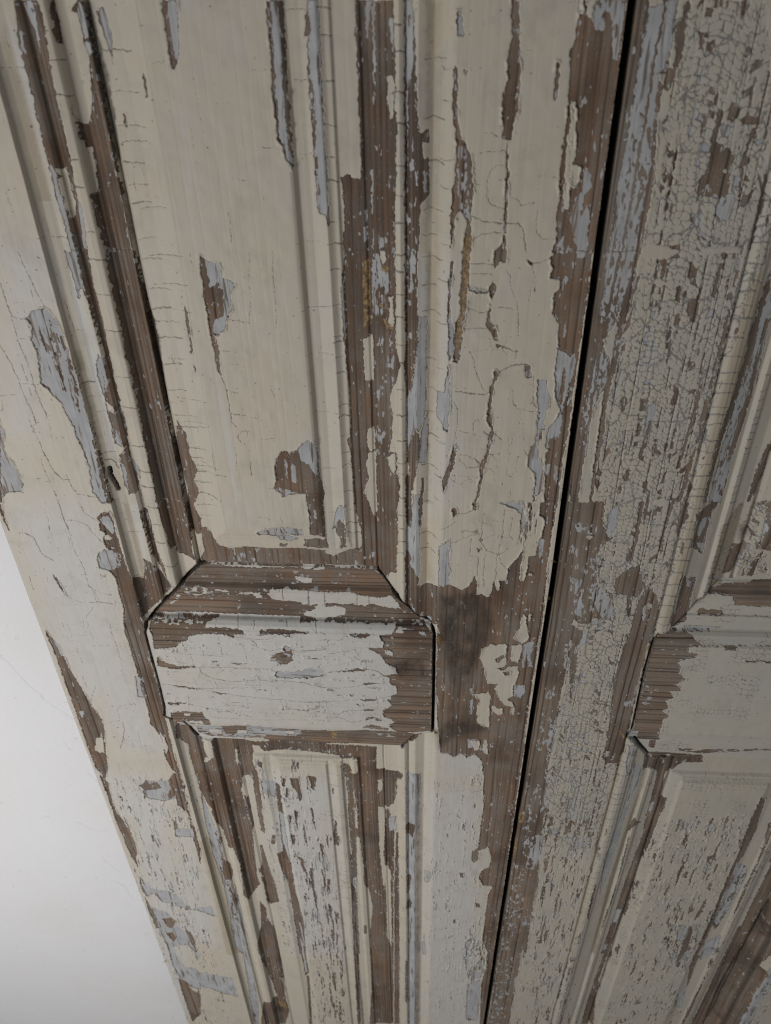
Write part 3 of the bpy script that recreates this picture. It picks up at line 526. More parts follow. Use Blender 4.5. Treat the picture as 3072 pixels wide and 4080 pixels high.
U 942,-1033 1099,-1034 1117,-1302 1108,-1372 1046,-1372 1037,-1443 982,-1546 937,-1372
F 942,-1033 1099,-1034 1117,-1302 1108,-1372 1046,-1372 1037,-1443 982,-1546 937,-1372
U 958,-1736 962,-1553 1042,-1666 1057,-1821 1010,-1902 983,-2025 985,-2328 961,-2328 947,-1984
F 958,-1736 962,-1553 1042,-1666 1057,-1821 1010,-1902 983,-2025 985,-2328 961,-2328 947,-1984
W 1001,-1033 1014,-1033 1000,-1337 989,-1546 983,-1862 973,-2239 974,-2684 962,-2684 960,-2196 970,-1822 975,-1546 988,-1302
W 1086,-1034 1109,-1034 1102,-1336 1089,-1516 1083,-1704 1072,-1821 1066,-1983 1080,-2237 1060,-2371 1071,-2682 1055,-2682 1045,-2372 1045,-2151 1041,-1861 1057,-1628 1060,-1372 1088,-1165
U 1316,-1980 1359,-1930 1372,-2045 1352,-2181 1321,-2182 1326,-2079
W 1341,-2079 1360,-2062 1355,-2199 1344,-2357 1327,-2349 1330,-2234
W 1341,-1486 1368,-1486 1378,-1574 1360,-1588
W 1347,-1233 1373,-1233 1379,-1329 1356,-1315
W 1425,-1322 1474,-1301 1479,-1199 1491,-1193 1493,-1357 1490,-1442 1439,-1392
W 1559,-1100 1573,-1107 1573,-1294 1555,-1288 1552,-1199
W 1678,-1343 1681,-1413 1684,-1700 1689,-2144 1676,-2228 1665,-2211 1661,-2017 1663,-1700 1660,-1441
W 1595,-1777 1613,-1777 1624,-2017 1614,-2143 1591,-2407 1576,-2407 1593,-2186 1601,-1977
W 1665,-2246 1676,-2263 1665,-2544 1658,-2669 1682,-2668 1679,-2497 1718,-2553 1692,-2672 1635,-2669 1645,-2406
W 1144,-1912 1188,-1916 1181,-2006 1166,-2006
W 1247,-2477 1274,-2404 1281,-2495 1258,-2519
W 1387,-2521 1413,-2511 1414,-2586 1393,-2577
W 1400,-2198 1422,-2198 1422,-2320 1406,-2321
W 1466,-2232 1487,-2223 1489,-2275 1474,-2275
W 926,-2686 1151,-2680 1171,-2878 1259,-2978 1213,-3000 1169,-3106 1183,-3323 1213,-3412 1328,-3476 1363,-3638 1281,-3737 1231,-3703 1195,-3765 1186,-3826 1148,-4016 1166,-4145 1182,-4696
SU 968,-3038 1180,-3063 1171,-3301 1335,-3522 1356,-3758 1281,-3737 1194,-3888 1166,-4145 1110,-4147
SU 970,-2853 1156,-2828 1158,-2960 1005,-2933
C 1067,-2962 1090,-2951 1118,-2971 1097,-3003 1069,-2983
C 1123,-3767 1188,-3777 1205,-3838 1142,-3840 1071,-3782 1081,-3721
U 1197,-2777 1247,-2678 1263,-2678 1260,-2876 1226,-2979 1204,-2938
U 1023,-3350 1091,-3348 1140,-3694 1087,-3696
F 1023,-3350 1091,-3348 1140,-3694 1087,-3696
U 1147,-3437 1239,-3411 1326,-3522 1378,-3733 1286,-3713 1213,-3585
F 1147,-3437 1239,-3411 1326,-3522 1378,-3733 1286,-3713 1213,-3585
W 1372,-3273 1411,-3250 1479,-3204 1485,-3291 1545,-3289 1548,-3400 1513,-3493 1529,-3679 1459,-3682 1448,-3518 1336,-3476 1331,-3340
C 1345,-3476 1442,-3484 1466,-3670 1406,-3684 1350,-3615
C 1479,-3494 1515,-3504 1529,-3679 1492,-3669
C 1396,-3732 1481,-3705 1524,-3849 1454,-3865 1399,-3805
W 1386,-2675 1414,-2675 1423,-2821 1417,-3131 1412,-3206 1398,-3196 1399,-2974 1393,-2792
W 1596,-2671 1611,-2670 1601,-2867 1592,-2908 1606,-3072 1596,-3104 1577,-3000 1589,-2847
W 1659,-2669 1717,-2679 1724,-2822 1700,-2903 1703,-2956 1681,-2946 1671,-2815
W 1565,-3400 1651,-3488 1700,-3636 1700,-3816 1672,-3968 1675,-4388 1707,-5038 1715,-5271 1565,-5256 1513,-4678 1482,-4370 1497,-4065 1519,-3825 1528,-3573 1541,-3457
C 1595,-3559 1638,-3557 1641,-3616 1604,-3605
U 1569,-3607 1619,-3593 1639,-3747 1622,-3845
F 1569,-3607 1619,-3593 1639,-3747 1622,-3845
U 1610,-4615 1690,-4573 1696,-4668 1617,-4658
F 1610,-4615 1690,-4573 1696,-4668 1617,-4658
U 1852,-1179 1862,-1147 1937,-1395 1978,-1815 1945,-2179 1955,-2716 1860,-2696 1850,-2338 1859,-2080 1871,-1759 1825,-1523
F 1852,-1179 1862,-1147 1937,-1395 1978,-1815 1945,-2179 1955,-2716 1860,-2696 1850,-2338 1859,-2080 1871,-1759 1825,-1523
W 1883,-1216 1873,-1353 1893,-1609 1876,-1721 1868,-1957 1834,-2245 1828,-2466 1841,-2691 1805,-2673 1799,-2364 1801,-2104 1835,-1871 1837,-1638 1834,-1382 1856,-1193
W 1951,-1440 1938,-1467 1961,-1932 1950,-2357 1919,-2405 1931,-1886 1913,-1435
W 2172,-2291 2216,-2328 2214,-2379 2219,-2540 2161,-2742 2146,-2743 2150,-2474
W 1782,-2766 1880,-2701 1936,-2712 1905,-2804 1909,-3008 1912,-3135 1802,-3043 1801,-2920
U 1841,-3033 1910,-3050 1919,-3126 1874,-3095
U 1845,-2820 1901,-2823 1860,-2997 1824,-2930
F 1782,-2766 1880,-2701 1936,-2712 1905,-2804 1909,-3008 1792,-2999
W 1794,-3298 1826,-3303 1838,-3345 1917,-3355 1926,-3470 1942,-3780 1861,-3835 1803,-3751 1797,-3513
C 1922,-3492 1961,-3492 1974,-3543 1934,-3541
U 1844,-3369 1885,-3381 1900,-3441 1859,-3429
U 1789,-3397 1787,-3307 1838,-3715 1805,-3632
W 2280,-2729 2298,-2725 2406,-3131 2315,-3115 2301,-2975
W 2140,-3092 2260,-3089 2225,-3213 2227,-3303 2129,-3375 2129,-3263
D 2138,-2925 2222,-2929 2245,-2976 2214,-3081 2158,-3048
W 2307,-3246 2365,-3242 2363,-3299 2326,-3289
Q 2154,-2843 2166,-2762 2280,-2729 2293,-2906 2291,-3092 2414,-3156 2488,-3395 2298,-3379 2236,-3303 2260,-3089 2251,-2986 2225,-2947
G2 1995,-2919 2092,-2736 2139,-2744 2146,-2945 2155,-3457 2029,-3525 2003,-3229
U 2039,-3343 2088,-3365 2090,-3411 2052,-3385
R4 1821,-3973 2587,-3946 2883,-5023 1855,-5113 1806,-4382
R4 2004,-3498 2527,-3613 2586,-3936 1910,-3969 1892,-3803
R4 1965,-6948 2388,-5633 3087,-5619 3255,-6288 3083,-7287 3098,-9042 3267,-10553 1977,-10690
R4 1657,-4991 2341,-5064 2404,-5281 1947,-5360
R4 1995,-2919 2092,-2736 2139,-2744 2146,-2945 2155,-3457 2029,-3525 2003,-3229
W 2155,-3457 2493,-3412 2537,-3641 2264,-3625 2232,-3538 2144,-3531 2103,-3515 2009,-3527
W 2022,-3674 2186,-3692 2209,-3734 2560,-3729 2558,-3733 2024,-3730
U 1940,-3822 2209,-3829 2124,-3863 1936,-3861
W 1732,-3847 1944,-3867 1997,-3885 2076,-3955 2587,-3946 2592,-3960 2079,-3970 1990,-3971 1992,-4030 2069,-4052 2060,-4091 2000,-4107 1933,-4136 1974,-4199 1969,-4266 2038,-4329 1966,-4387 2036,-4452 1937,-4471 1988,-4539 1921,-4584 1973,-4653 1925,-4699 1996,-4768 1954,-4799 1954,-4949 1994,-5103 1752,-5102 1713,-4386 1713,-3936
C 1981,-3971 2054,-3969 2091,-4026 2040,-4041 1990,-4017
W 2259,-3964 2345,-3957 2333,-3990 2264,-3999
W 2433,-4100 2627,-4101 2630,-4110 2454,-4114
U 1709,-4963 1788,-4959 1806,-5116 1742,-5103
SU 1713,-4386 1862,-4379 1859,-4659 1731,-4695
O 1670,-3981 1706,-3979 1702,-4030 1675,-4031
O 1721,-3873 1763,-3891 1756,-3909 1733,-3905
O 1608,-4954 1710,-5049 1707,-5084 1623,-4984
W 1916,-5117 1966,-5114 1992,-5258 1936,-5240
W 2081,-5250 2252,-5246 2491,-5236 2943,-5194 2951,-5216 2414,-5317 2103,-5295
SC 1986,-5236 2934,-5169 2959,-5239 2008,-5324
W 1939,-5322 2421,-5343 2471,-5504 2301,-5515 2225,-5632 2152,-5628 2134,-5479 1981,-5376
W 1921,-5363 2105,-5452 2155,-5696 2029,-5537 1952,-5575
W 1513,-4969 1702,-5003 1714,-5183 1683,-5385 1590,-5391 1537,-5313 1550,-5074
C 1555,-5231 1595,-5229 1598,-5309 1567,-5311
F2 1736,-5147 1833,-5259 1866,-5540 1834,-5675 1745,-5383
U 1745,-5143 1816,-5239 1866,-5540 1827,-5581 1766,-5447
C 1780,-5285 1831,-5304 1860,-5571 1801,-5457
U 1857,-5435 1965,-5583 1907,-5940 1904,-6444 1898,-7271 1873,-7597 1803,-6870 1853,-6228 1860,-5690
W 2109,-5470 2172,-5624 2170,-6234 2181,-6720 2178,-7587 2173,-8318 2165,-8939 2095,-8926 2107,-8314 2122,-7254 2148,-6728 2127,-6238 2105,-5723
W 2224,-6062 2256,-6009 2256,-6175 2216,-6344 2238,-6606 2230,-6936 2212,-7028 2165,-6826
C 2190,-6895 2230,-6874 2251,-7119 2250,-7451 2221,-7419
G2 1979,-5591 2009,-5496 1994,-6478 1997,-7648 2024,-8851 1963,-8873 1918,-7393 1936,-6556
W 2001,-6273 2098,-6397 2022,-6399 1970,-6538 1993,-6343
W 2024,-7224 2013,-6609 2005,-6557 2005,-6966 2031,-7635 2005,-8366 2003,-8526 2005,-7867
W 2264,-7399 2242,-7546 2217,-7465 2239,-7388
W 2238,-7663 2260,-7653 2264,-7745 2238,-7734
W 1782,-7288 1801,-7321 1805,-7761 1819,-8020 1786,-7941 1774,-7558
S 1991,-5488 2037,-5575 2156,-6332 2005,-6172 2020,-5896
S 2104,-6386 3008,-6069 3083,-7287 3098,-9042 3267,-10553 2401,-10597 2305,-8875 2275,-7629
S 2049,-7166 2169,-7000 2282,-8891 2275,-10695 2140,-10762 2119,-8670
W 2186,-5714 2164,-5875 2159,-6434 2151,-6899 2177,-7902 2136,-8952 2112,-10138 2124,-10757 2262,-10706 2166,-9519 2179,-8800 2231,-8009 2216,-7206 2229,-6576 2251,-5998 2200,-6041
F2 2656,-8131 3020,-8091 3098,-9042 2701,-9056
U 2790,-8242 2893,-8256 2890,-8488 2817,-8444
W 2904,-8129 2944,-8199 2966,-8611 2947,-8968 2911,-8917 2904,-8434
W 2645,-7112 2678,-7131 2677,-7240 2644,-7221
W 2920,-7304 2953,-7346 2949,-7436 2921,-7416
W 2935,-7808 2946,-7976 2922,-7979 2921,-7858
W 2652,-7984 2669,-8006 2673,-8155 2651,-8107
W 3052,-5868 3111,-5946 3158,-6445 3143,-6841 3125,-6960 3116,-7413 3114,-7664 3135,-8131 3139,-8729 3168,-9360 3176,-9598 3080,-9030 3080,-8357 3078,-7786 3066,-7274 3072,-6810 3044,-6214
W 3255,-6288 3242,-6346 3276,-6577 3293,-6955 3283,-7281 3283,-7620 3308,-8090 3321,-8525 3357,-8442 3309,-7634 3314,-7271 3363,-7078 3364,-6704
U 3098,-6950 3232,-7052 3257,-7201 3244,-7537 3231,-7891 3193,-8266 3135,-8131 3133,-7533
F 3098,-6950 3232,-7052 3257,-7201 3244,-7537 3231,-7891 3193,-8266 3135,-8131 3133,-7533
W 3209,-8628 3285,-8586 3318,-8683 3274,-8761 3226,-8706
U 3146,-8519 3274,-8364 3294,-8743 3184,-8930 3122,-8776
W 3663,-7832 3602,-7891 3597,-8064 3542,-8640 3488,-9086 3446,-9498 3440,-10315 3439,-10590 3692,-10406 3659,-9734 3724,-9480 3725,-9045 3810,-8405
W 3310,-8818 3367,-8877 3367,-9479 3311,-10224 3309,-10498 3284,-10511 3293,-9664
U 3810,-8405 3770,-9208 3813,-9816 3812,-10408 3874,-10181 3880,-9436 3896,-8858
F 3810,-8405 3770,-9208 3813,-9816 3812,-10408 3874,-10181 3880,-9436 3896,-8858
U 3475,-8157 3501,-7861 3505,-8280 3451,-8812 3447,-9380 3369,-8768
C 3706,-8416 3810,-8483 3816,-8568 3764,-8569
C 3740,-8584 3811,-8637 3818,-8724 3776,-8710
C 3809,-10085 3838,-9972 3843,-10117 3815,-10188
U 3093,-9687 3174,-9659 3212,-10124 3140,-10055
T -1090,-7007 -903,-7008 -953,-9244 -1171,-9253
T -1956,-4029 -1283,-4001 -1316,-4309 -1968,-4340
T -2555,-1231 -2486,-1377 -2690,-2203 -2860,-2206
T -3071,-2879 -2433,-2864 -2461,-3782 -2539,-4597 -3047,-4924 -3097,-3934
T 18,-1104 72,-1096 104,-2703 54,-2707
T 240,-5722 300,-5789 325,-6112 264,-6061
T -1675,-3877 -833,-3875 -828,-3914 -1669,-3939
G2.2 -1759,-3386 -1809,-3409 -2049,-3662 -2195,-3815 -2265,-3902
G1.1 -2287,-3914 -2305,-4022 -2305,-4374 -2303,-4632 -2312,-4872 -2327,-4981
G0.9 -2340,-4989 -2292,-5026
G1.0 -410,-3401 -300,-3569 -198,-3710 -94,-3821 1,-3859
G2.0 10,-3880 26,-3953 28,-4347 29,-4702 29,-5068
G1.2 -75,-5120 -172,-5287 -238,-5385
G1.6 -2167,-5059 -2153,-5225 -2112,-5336
G0.7 2118,-3412 2020,-3552 1952,-3674 1906,-3777 1834,-3831
G1.4 1741,-3875 1714,-3939 1705,-4138 1705,-4338 1718,-4672 1726,-4938 1708,-5064
G1.3 1782,-5079 1877,-5227 1944,-5336
G1.3 1779,-5071 1874,-5241 1963,-5360
G0.8 2082,-5384 2136,-5438
G1.0 3638,-7710 3621,-8247 3572,-8777 3546,-9522 3575,-10545
G2.0 -2264,-2497 -2268,-2552 -2250,-2631 -2243,-2676
K.3 -2619,-1195 -2612,-1267 -2608,-1400 -2617,-1553 -2600,-1705 -2600,-1895 -2591,-2006 -2575,-2094
K.3 -2745,-1585 -2711,-1705 -2696,-1837 -2689,-1921 -2670,-2051 -2667,-2140 -2698,-2158 -2693,-2212 -2679,-2342 -2648,-2503 -2605,-2571 -2537,-2579
K.3 -2453,-1020 -2436,-1110 -2412,-1231 -2381,-1355
K.25 -2610,-1408 -2524,-1426
K.2 -2600,-1549 -2527,-1553
K.25 -2696,-1850 -2556,-1857
K.25 -2706,-2113 -2707,-2203
K.25 -2710,-2389 -2712,-2485 -2702,-2573 -2689,-2682 -2685,-2766
K.25 -2568,-2531 -2551,-2629 -2523,-2694 -2388,-2716
K.2 -2859,-1940 -2851,-1992 -2876,-2045 -2896,-2054
K.5 -2295,-1858 -2267,-1852 -2219,-1858
K.5 -2280,-2430 -2237,-2431 -2219,-2457 -2208,-2501
K.4 -2685,-2766 -2684,-2828 -2686,-2933 -2671,-2997
K.25 -2532,-2763 -2518,-2845 -2468,-2896 -2430,-2927
K.4 -3016,-3044 -2966,-3081 -2958,-3147 -2946,-3237 -2871,-3303
K.25 -2663,-2917 -2593,-2926 -2529,-2961 -2493,-3036 -2447,-3111
K.25 -2677,-3073 -2685,-3173 -2668,-3251 -2650,-3366 -2655,-3555
K.25 -2644,-3530 -2612,-3675
K.5 -2687,-3703 -2559,-3698 -2504,-3714
K.2 -2740,-3717 -2826,-3670 -2855,-3635
K.25 -2768,-3869 -2699,-3790 -2672,-3739
K.2 -2795,-3896 -2809,-3987 -2801,-4160
K.25 -2575,-3913 -2584,-4018 -2575,-4110 -2577,-4204 -2578,-4301 -2568,-4328
K.2 -2794,-4173 -2650,-4167 -2467,-4173
K.25 -2926,-4206 -2920,-4386
K.2 -2974,-3929 -2969,-4020
K.25 -2957,-4530 -2953,-4662
K.25 -2911,-5137 -2754,-5080 -2744,-4939 -2711,-4891 -2572,-4852 -2557,-4882
K.4 -2735,-5095 -2740,-5192 -2794,-5359 -2834,-5462
K.2 -2617,-5217 -2636,-5467
K.25 -2868,-4643 -2931,-4765 -2991,-4921
K.25 -2894,-6297 -2924,-6495 -2974,-6640 -2917,-6635 -2857,-6530 -2817,-6252
K.25 -2735,-6540 -2762,-6704 -2804,-6791 -2827,-7004 -2897,-7096
K.25 -2942,-5943 -2941,-6072 -2942,-6185
K.5 -2567,-6369 -2556,-6506 -2529,-6564
K.4 -2528,-6727 -2515,-6829
K.25 -2671,-6991 -2673,-7208 -2675,-7433
K.25 -2818,-7355 -2841,-7540 -2859,-7777 -2850,-7873
K.25 -2548,-6874 -2568,-7423 -2582,-7656 -2564,-7869 -2538,-8038
K.25 -2662,-7806 -2667,-8151
K.3 -2850,-8095 -2695,-8154 -2571,-8243
K.25 -2849,-7114 -2836,-7312
K.3 -1383,-1802 -1360,-1919 -1358,-2048 -1356,-2153 -1328,-2184
K.25 -1361,-1927 -1279,-1939
K.25 -1356,-2091 -1259,-2095
K.25 -1365,-1652 -1303,-1656
K.3 -1249,-2215 -1300,-2220 -1326,-2262 -1311,-2307
K.2 -1294,-1454 -1157,-1469
K.2 -1097,-1045 -1122,-1219 -1124,-1327 -1154,-1476
K.2 -961,-1045 -972,-1184 -973,-1291 -988,-1514
K.25 -1263,-2457 -1273,-2505 -1267,-2563
K.2 -1356,-2392 -1374,-2526
K.25 -1633,-2474 -1561,-2491
K.25 -1525,-2395 -1527,-2578
K.25 -1645,-2544 -1564,-2560 -1525,-2563 -1457,-2571
K.2 -1663,-2655 -1569,-2645
K.3 -1677,-2736 -1614,-2749 -1522,-2778
K.2 -1180,-2665 -1124,-2664
K.5 -645,-1607 -615,-1599 -571,-1603
K.3 -612,-2106 -566,-2117
K.2 -1377,-1737 -1253,-1740
K.35 171,-1100 317,-1100
K.25 177,-1153 314,-1154
K.25 179,-1355 250,-1377 292,-1379
K.25 390,-1130 410,-1164 422,-1232 454,-1302 474,-1373 486,-1518
K.25 523,-1101 545,-1164 555,-1267
K.35 523,-1097 572,-1091 624,-1071
K.2 326,-1351 459,-1355
K.25 152,-1471 291,-1478
K.3 204,-1617 229,-1671 239,-1733 273,-1820
K.2 273,-1820 306,-1876
K.4 126,-1878 202,-1893 307,-1900 336,-1884
K.45 361,-1571 427,-1597 486,-1619
K.45 379,-1748 415,-1728 471,-1704 551,-1696
K.25 113,-1943 141,-2001 142,-2120 123,-2252
K.25 243,-2145 248,-2093 315,-2042
K.2 150,-2146 300,-2192
K.4 317,-2153 354,-2187 375,-2161 429,-2212
K.25 141,-2324 204,-2332 269,-2358
K.4 269,-2358 319,-2412
K.2 114,-2485 300,-2500
K.25 476,-1866 491,-1964 523,-1989 624,-2017
K.25 594,-1777 606,-1906 619,-1963 652,-1996
K.2 502,-2202 488,-2336 482,-2464 524,-2501
K.2 575,-2158 586,-2289 613,-2334
K.25 727,-1784 747,-1904 798,-2027
K.2 220,-438 258,-444 302,-461
K.2 157,-536 294,-523 344,-524
K.25 336,-592 298,-592 262,-627 249,-680 256,-740 278,-782 344,-807
K.2 176,-685 250,-685
K.35 164,-843 237,-869 336,-882 435,-882 463,-908 487,-1031
K.3 182,-970 241,-938 346,-926
K.25 379,-747 419,-765 447,-790 510,-778
K.25 517,-647 574,-647 619,-659
K.2 533,-815 529,-883 539,-946 587,-966 646,-969
K.2 378,-177 443,-175
K.3 56,-2940 98,-2916 140,-2884
K.35 154,-2797 228,-2790 277,-2759
K.3 50,-3056 162,-3039 237,-2995 303,-2962
K.3 357,-2787 342,-2899 341,-3034 387,-3107 476,-3148 540,-3082
K.3 491,-2754 488,-2947 473,-3105 497,-3212 544,-3266
K.25 271,-3005 269,-3154 330,-3163
K.3 330,-3163 330,-3339
K.25 499,-2754 549,-2763
K.3 381,-3140 374,-3327 389,-3440
K.25 467,-3148 466,-3257 465,-3380
K.25 545,-2813 540,-2976 568,-3007
K.3 618,-2902 651,-2994 641,-3079
K.25 102,-3202 116,-3392
K.25 729,-4034 704,-4166
K.3 -1923,-4372 -1627,-4372 -1313,-4371 -1257,-4320 -1243,-4279
K.35 -1924,-4379 -1904,-4449 -1830,-4502 -1680,-4538 -1491,-4507 -1235,-4501 -1033,-4520 -867,-4569
K.3 -2274,-4596 -1976,-4632 -1451,-4598
K.3 -1976,-4632 -1775,-4688 -1517,-4719 -1258,-4735 -1072,-4755 -879,-4744
K.25 -2084,-4839 -1960,-4863 -1847,-4895 -1818,-4840 -1635,-4822 -1566,-4864 -1556,-4736
K.3 -1425,-4046 -1395,-4124 -1301,-4166 -1188,-4128
K.3 -1579,-4020 -1425,-4046 -1286,-4033 -1223,-3993
K.25 -1120,-4138 -1064,-4169 -904,-4142 -838,-4113
K.2 -1081,-4258 -1037,-4324
K.2 -1969,-4223 -1962,-4360
K.2 -2010,-4110 -1988,-4217
K.2 -1705,-4005 -1700,-4245
K.2 -1507,-4076 -1500,-4332
K.2 -2183,-4232 -1970,-4230 -1700,-4245
K.2 -1405,-4383 -1430,-4597
K.25 -1913,-4906 -1775,-4914 -1638,-4921 -1538,-4978
K.25 -1270,-4750 -1246,-4824 -1113,-4862 -953,-4823
K.2 -1983,-4941 -1863,-4996 -1713,-5003 -1391,-5000 -1069,-4967
K.25 -1313,-4378 -1275,-4397
K.25 -1333,-4607 -1346,-4680 -1305,-4686
K.2 -2061,-4703 -2108,-4978
K.4 -1541,-3868 -1532,-3934
K.35 -1403,-3885 -1405,-3940
K.35 -1148,-3880 -1142,-3922
K.35 -915,-3885 -907,-3955
K.4 -1149,-3583 -1162,-3701
K.4 -946,-3591 -961,-3742
K.4 -948,-3591 -968,-3736
K.45 -826,-3597 -838,-3732
K.4 -574,-3590 -581,-3729
K.4 -481,-3629 -487,-3737
K.25 -602,-3591 -523,-3624 -411,-3626 -309,-3601
K.35 -917,-3885 -909,-3965
K.35 -707,-3879 -703,-3890
K.3 -1045,-4155 -926,-4136 -820,-4092 -816,-4020
K.3 -889,-4030 -763,-4024 -694,-4008
K.3 -811,-4178 -721,-4147 -642,-4137 -603,-4116 -576,-4181
K.3 -616,-4189 -578,-4228 -470,-4230
K.3 -514,-4232 -523,-4334
K.35 -844,-4391 -763,-4373 -632,-4346 -513,-4334 -424,-4350 -376,-4403
K.35 -1075,-4508 -926,-4557 -774,-4571 -611,-4541 -539,-4509 -378,-4480
K.25 -825,-4567 -798,-4637 -738,-4663 -700,-4720
K.3 -1096,-4756 -939,-4740 -700,-4720 -576,-4691 -433,-4691
K.25 -432,-4669 -300,-4641
K.3 -793,-4905 -727,-4848 -643,-4829 -571,-4825 -478,-4820
K.25 -1110,-4923 -952,-4929 -763,-4934 -661,-4990 -565,-4953
K.25 -929,-4747 -944,-4823 -1052,-4859
K.2 -870,-4804 -856,-4909
K.2 -486,-4408 -480,-4563
K.2 -459,-4520 -436,-4810
K.4 -641,-2988 -607,-2958 -565,-2977 -540,-2992
K.35 -635,-3040 -585,-3067 -525,-3073
K.3 -1109,-2910 -1087,-2962
K.3 2665,-5775 2702,-5859 2710,-5983
X -3947,-4692 -3884,-4858 -3820,-5029 -3717,-5203 -3632,-5365 -3538,-5462 -3443,-5561 -3391,-5645
X -3526,-6378 -3482,-6515 -3432,-6632
X -3908,-7243 -3827,-7304 -3751,-7388 -3521,-7415
X -3756,-7929 -3694,-8095 -3610,-8238
X -3727,-8429 -3605,-8548 -3601,-8734 -3587,-8841
X -3675,-5878 -3649,-5968 -3626,-6022
D 3227,-8652 3290,-8610 3318,-8683 3271,-8743
W 3621,-8184 3684,-7927 3810,-8405 3665,-8349
D 3597,-8064 3671,-7991 3676,-8157 3630,-8148
D 3603,-8185 3749,-8199 3767,-8260 3652,-8289
D 3616,-10211 3701,-10093 3737,-10237 3681,-10274
TN -2231,-1104 -2156,-1036 -2158,-1270 -2147,-1472 -2143,-1709 -2180,-1961 -2189,-2320 -2214,-2433 -2246,-2363 -2231,-2046 -2235,-1831 -2244,-1587 -2250,-1319
TN -2195,102 -2142,25 -2154,-187 -2157,-355 -2178,-593 -2185,-717 -2186,-1036 -2241,-1034 -2241,-779 -2236,-471 -2225,-186
TN -2216,-2794 -2133,-2801 -2148,-3113 -2159,-3304 -2198,-3307 -2227,-3058
TN -121,-1044 -59,-1050 -55,-1430 -119,-1423
TN -1396,-1810 -1394,-1962 -1379,-2318 -1400,-2788 -1422,-2788 -1417,-2412 -1418,-1962
TN -1379,-131 -1370,-256 -1380,-543 -1383,-759 -1398,-727 -1387,-425
T -2965,-6018 -2483,-5984 -3072,-10881 -3410,-10930
T -2454,-6200 -2415,-6390 -2358,-7914 -2447,-8969 -2968,-9029
TN -2138,-5151 -2003,-5330 -1782,-5354 -1501,-5344 -1787,-5378 -2081,-5379
TN -1034,-3877 -285,-3876 -292,-3916 -406,-3958 -1030,-3968
D -83,131 -62,131 -43,-740 -59,-1049 -76,-1048
D -63,-1049 -45,-1051 -38,-1869 -38,-2763 -63,-2759
D -1815,171 -1767,169 -1766,-197 -1807,-571 -1816,-565 -1815,-198
D -123,-5723 -67,-5746 -53,-7799 -46,-10953 -109,-10903
Y -2295,-1022 -2202,-1037 -2251,-1470 -2250,-1706 -2278,-2037 -2278,-2308 -2282,-2439 -2294,-2263 -2297,-2108 -2302,-1935 -2295,-1649 -2294,-1345
Y -2251,27 -2264,-185 -2270,-469 -2270,-777 -2287,-1028 -2215,-1035 -2204,-781 -2201,-502 -2210,-242 -2214,0
Y -2289,-2776 -2208,-2795 -2203,-3149 -2219,-3504 -2289,-3482 -2294,-3203 -2295,-2966
Y -2305,-5507 -2236,-5538 -2226,-6323 -2223,-7190 -2219,-8785 -2200,-9305 -2377,-9194 -2335,-8035 -2330,-7394 -2339,-6892 -2349,-6288
Y -52,-1050 -4,-1044 4,-1463 -17,-1946 -33,-2486 -38,-2763 -55,-2761 -48,-1952
Y -74,131 -4,129 -11,-386 -4,-1044 -45,-1050
Y -91,-2968 -31,-2975 -6,-3455 -87,-3513
W 122,-5310 224,-5386 310,-5340 346,-5395 420,-5341 504,-5451 494,-5288
DN -1815,171 -1781,170 -1767,94 -1760,-62 -1759,-208 -1766,-367 -1788,-567 -1814,-569 -1814,-400 -1814,-166 -1814,70
DN -1816,-672 -1814,-676 -1814,-806 -1814,-940 -1816,-1048 -1825,-1039 -1823,-896
DN -1817,-1145 -1811,-1148 -1809,-1308 -1759,-1494 -1761,-1620 -1806,-2057 -1813,-2131 -1815,-2115 -1816,-1742 -1816,-1502
DN -1814,-2284 -1799,-2336 -1814,-2573 -1815,-2833 -1826,-2807 -1818,-2542
DN -1816,-2881 -1814,-2900 -1814,-3015 -1839,-3271 -1821,-3346 -1844,-3353 -1838,-3158
Y 1732,-1148 1806,-1150 1851,-1385 1842,-1572 1847,-1913 1838,-2161 1852,-2521 1829,-2686 1732,-2671 1728,-2320 1725,-1899 1731,-1589 1728,-1373
Y 1732,-2672 1786,-2670 1809,-3077 1820,-3524 1829,-3768 1733,-3810 1719,-3638 1721,-3132
Y 1682,-5255 1717,-5085 1741,-5418 1734,-6084 1723,-6879 1736,-7637 1756,-8713 1711,-8762 1676,-7751 1656,-6761 1663,-5989 1679,-5551
S1 -3043,-5841 -2167,-5862 -3010,-11166 -3466,-11233
S1 -2477,-7885 -2586,-11104 -3010,-11166
S2 -34,-5752 506,-5601 818,-10617 -62,-10941
S1 -1653,-5671 -1122,-5634 -1110,-9243 -1717,-9386
S2 -2165,-3975 -830,-3984 -898,-5034 -2288,-4896
S2 -1029,-3939 -358,-3967 -378,-5004 -1120,-5049
R9 83,-1446 634,-1444 710,-2690 71,-2704
R9 35,-2717 691,-2691 662,-3317 48,-3343
R16 -2213,-3888 -833,-3875 -898,-5034 -2288,-4896
R16 -1034,-3877 -285,-3876 -294,-5000 -1120,-5049
R15 -2766,-2768 -2393,-3077 -2447,-4172 -2508,-5513 -2856,-5535 -2932,-4472
R6 -1635,-5578 -784,-5611 -694,-6228 -818,-9221 -1717,-9386
R5 -282,-5788 -34,-5752 -62,-10941 -336,-11075
R8 -34,-5752 506,-5601 609,-7583 -16,-7541
C 3706,-8416 3810,-8483 3816,-8568 3764,-8569
C 3740,-8584 3811,-8637 3818,-8724 3776,-8710
C 3821,-9420 3857,-9360 3860,-9649 3842,-9769
C 3826,-8723 3839,-8573 3871,-8750 3869,-8866
T 90,-5348 529,-5321 528,-5656 97,-5685
T -32,-5929 483,-5776 801,-10620 17,-10807
T -1612,-5928 -908,-5868 -1110,-9243 -1559,-9324
T -1433,-3927 -327,-3900 -338,-4726 -1535,-4790
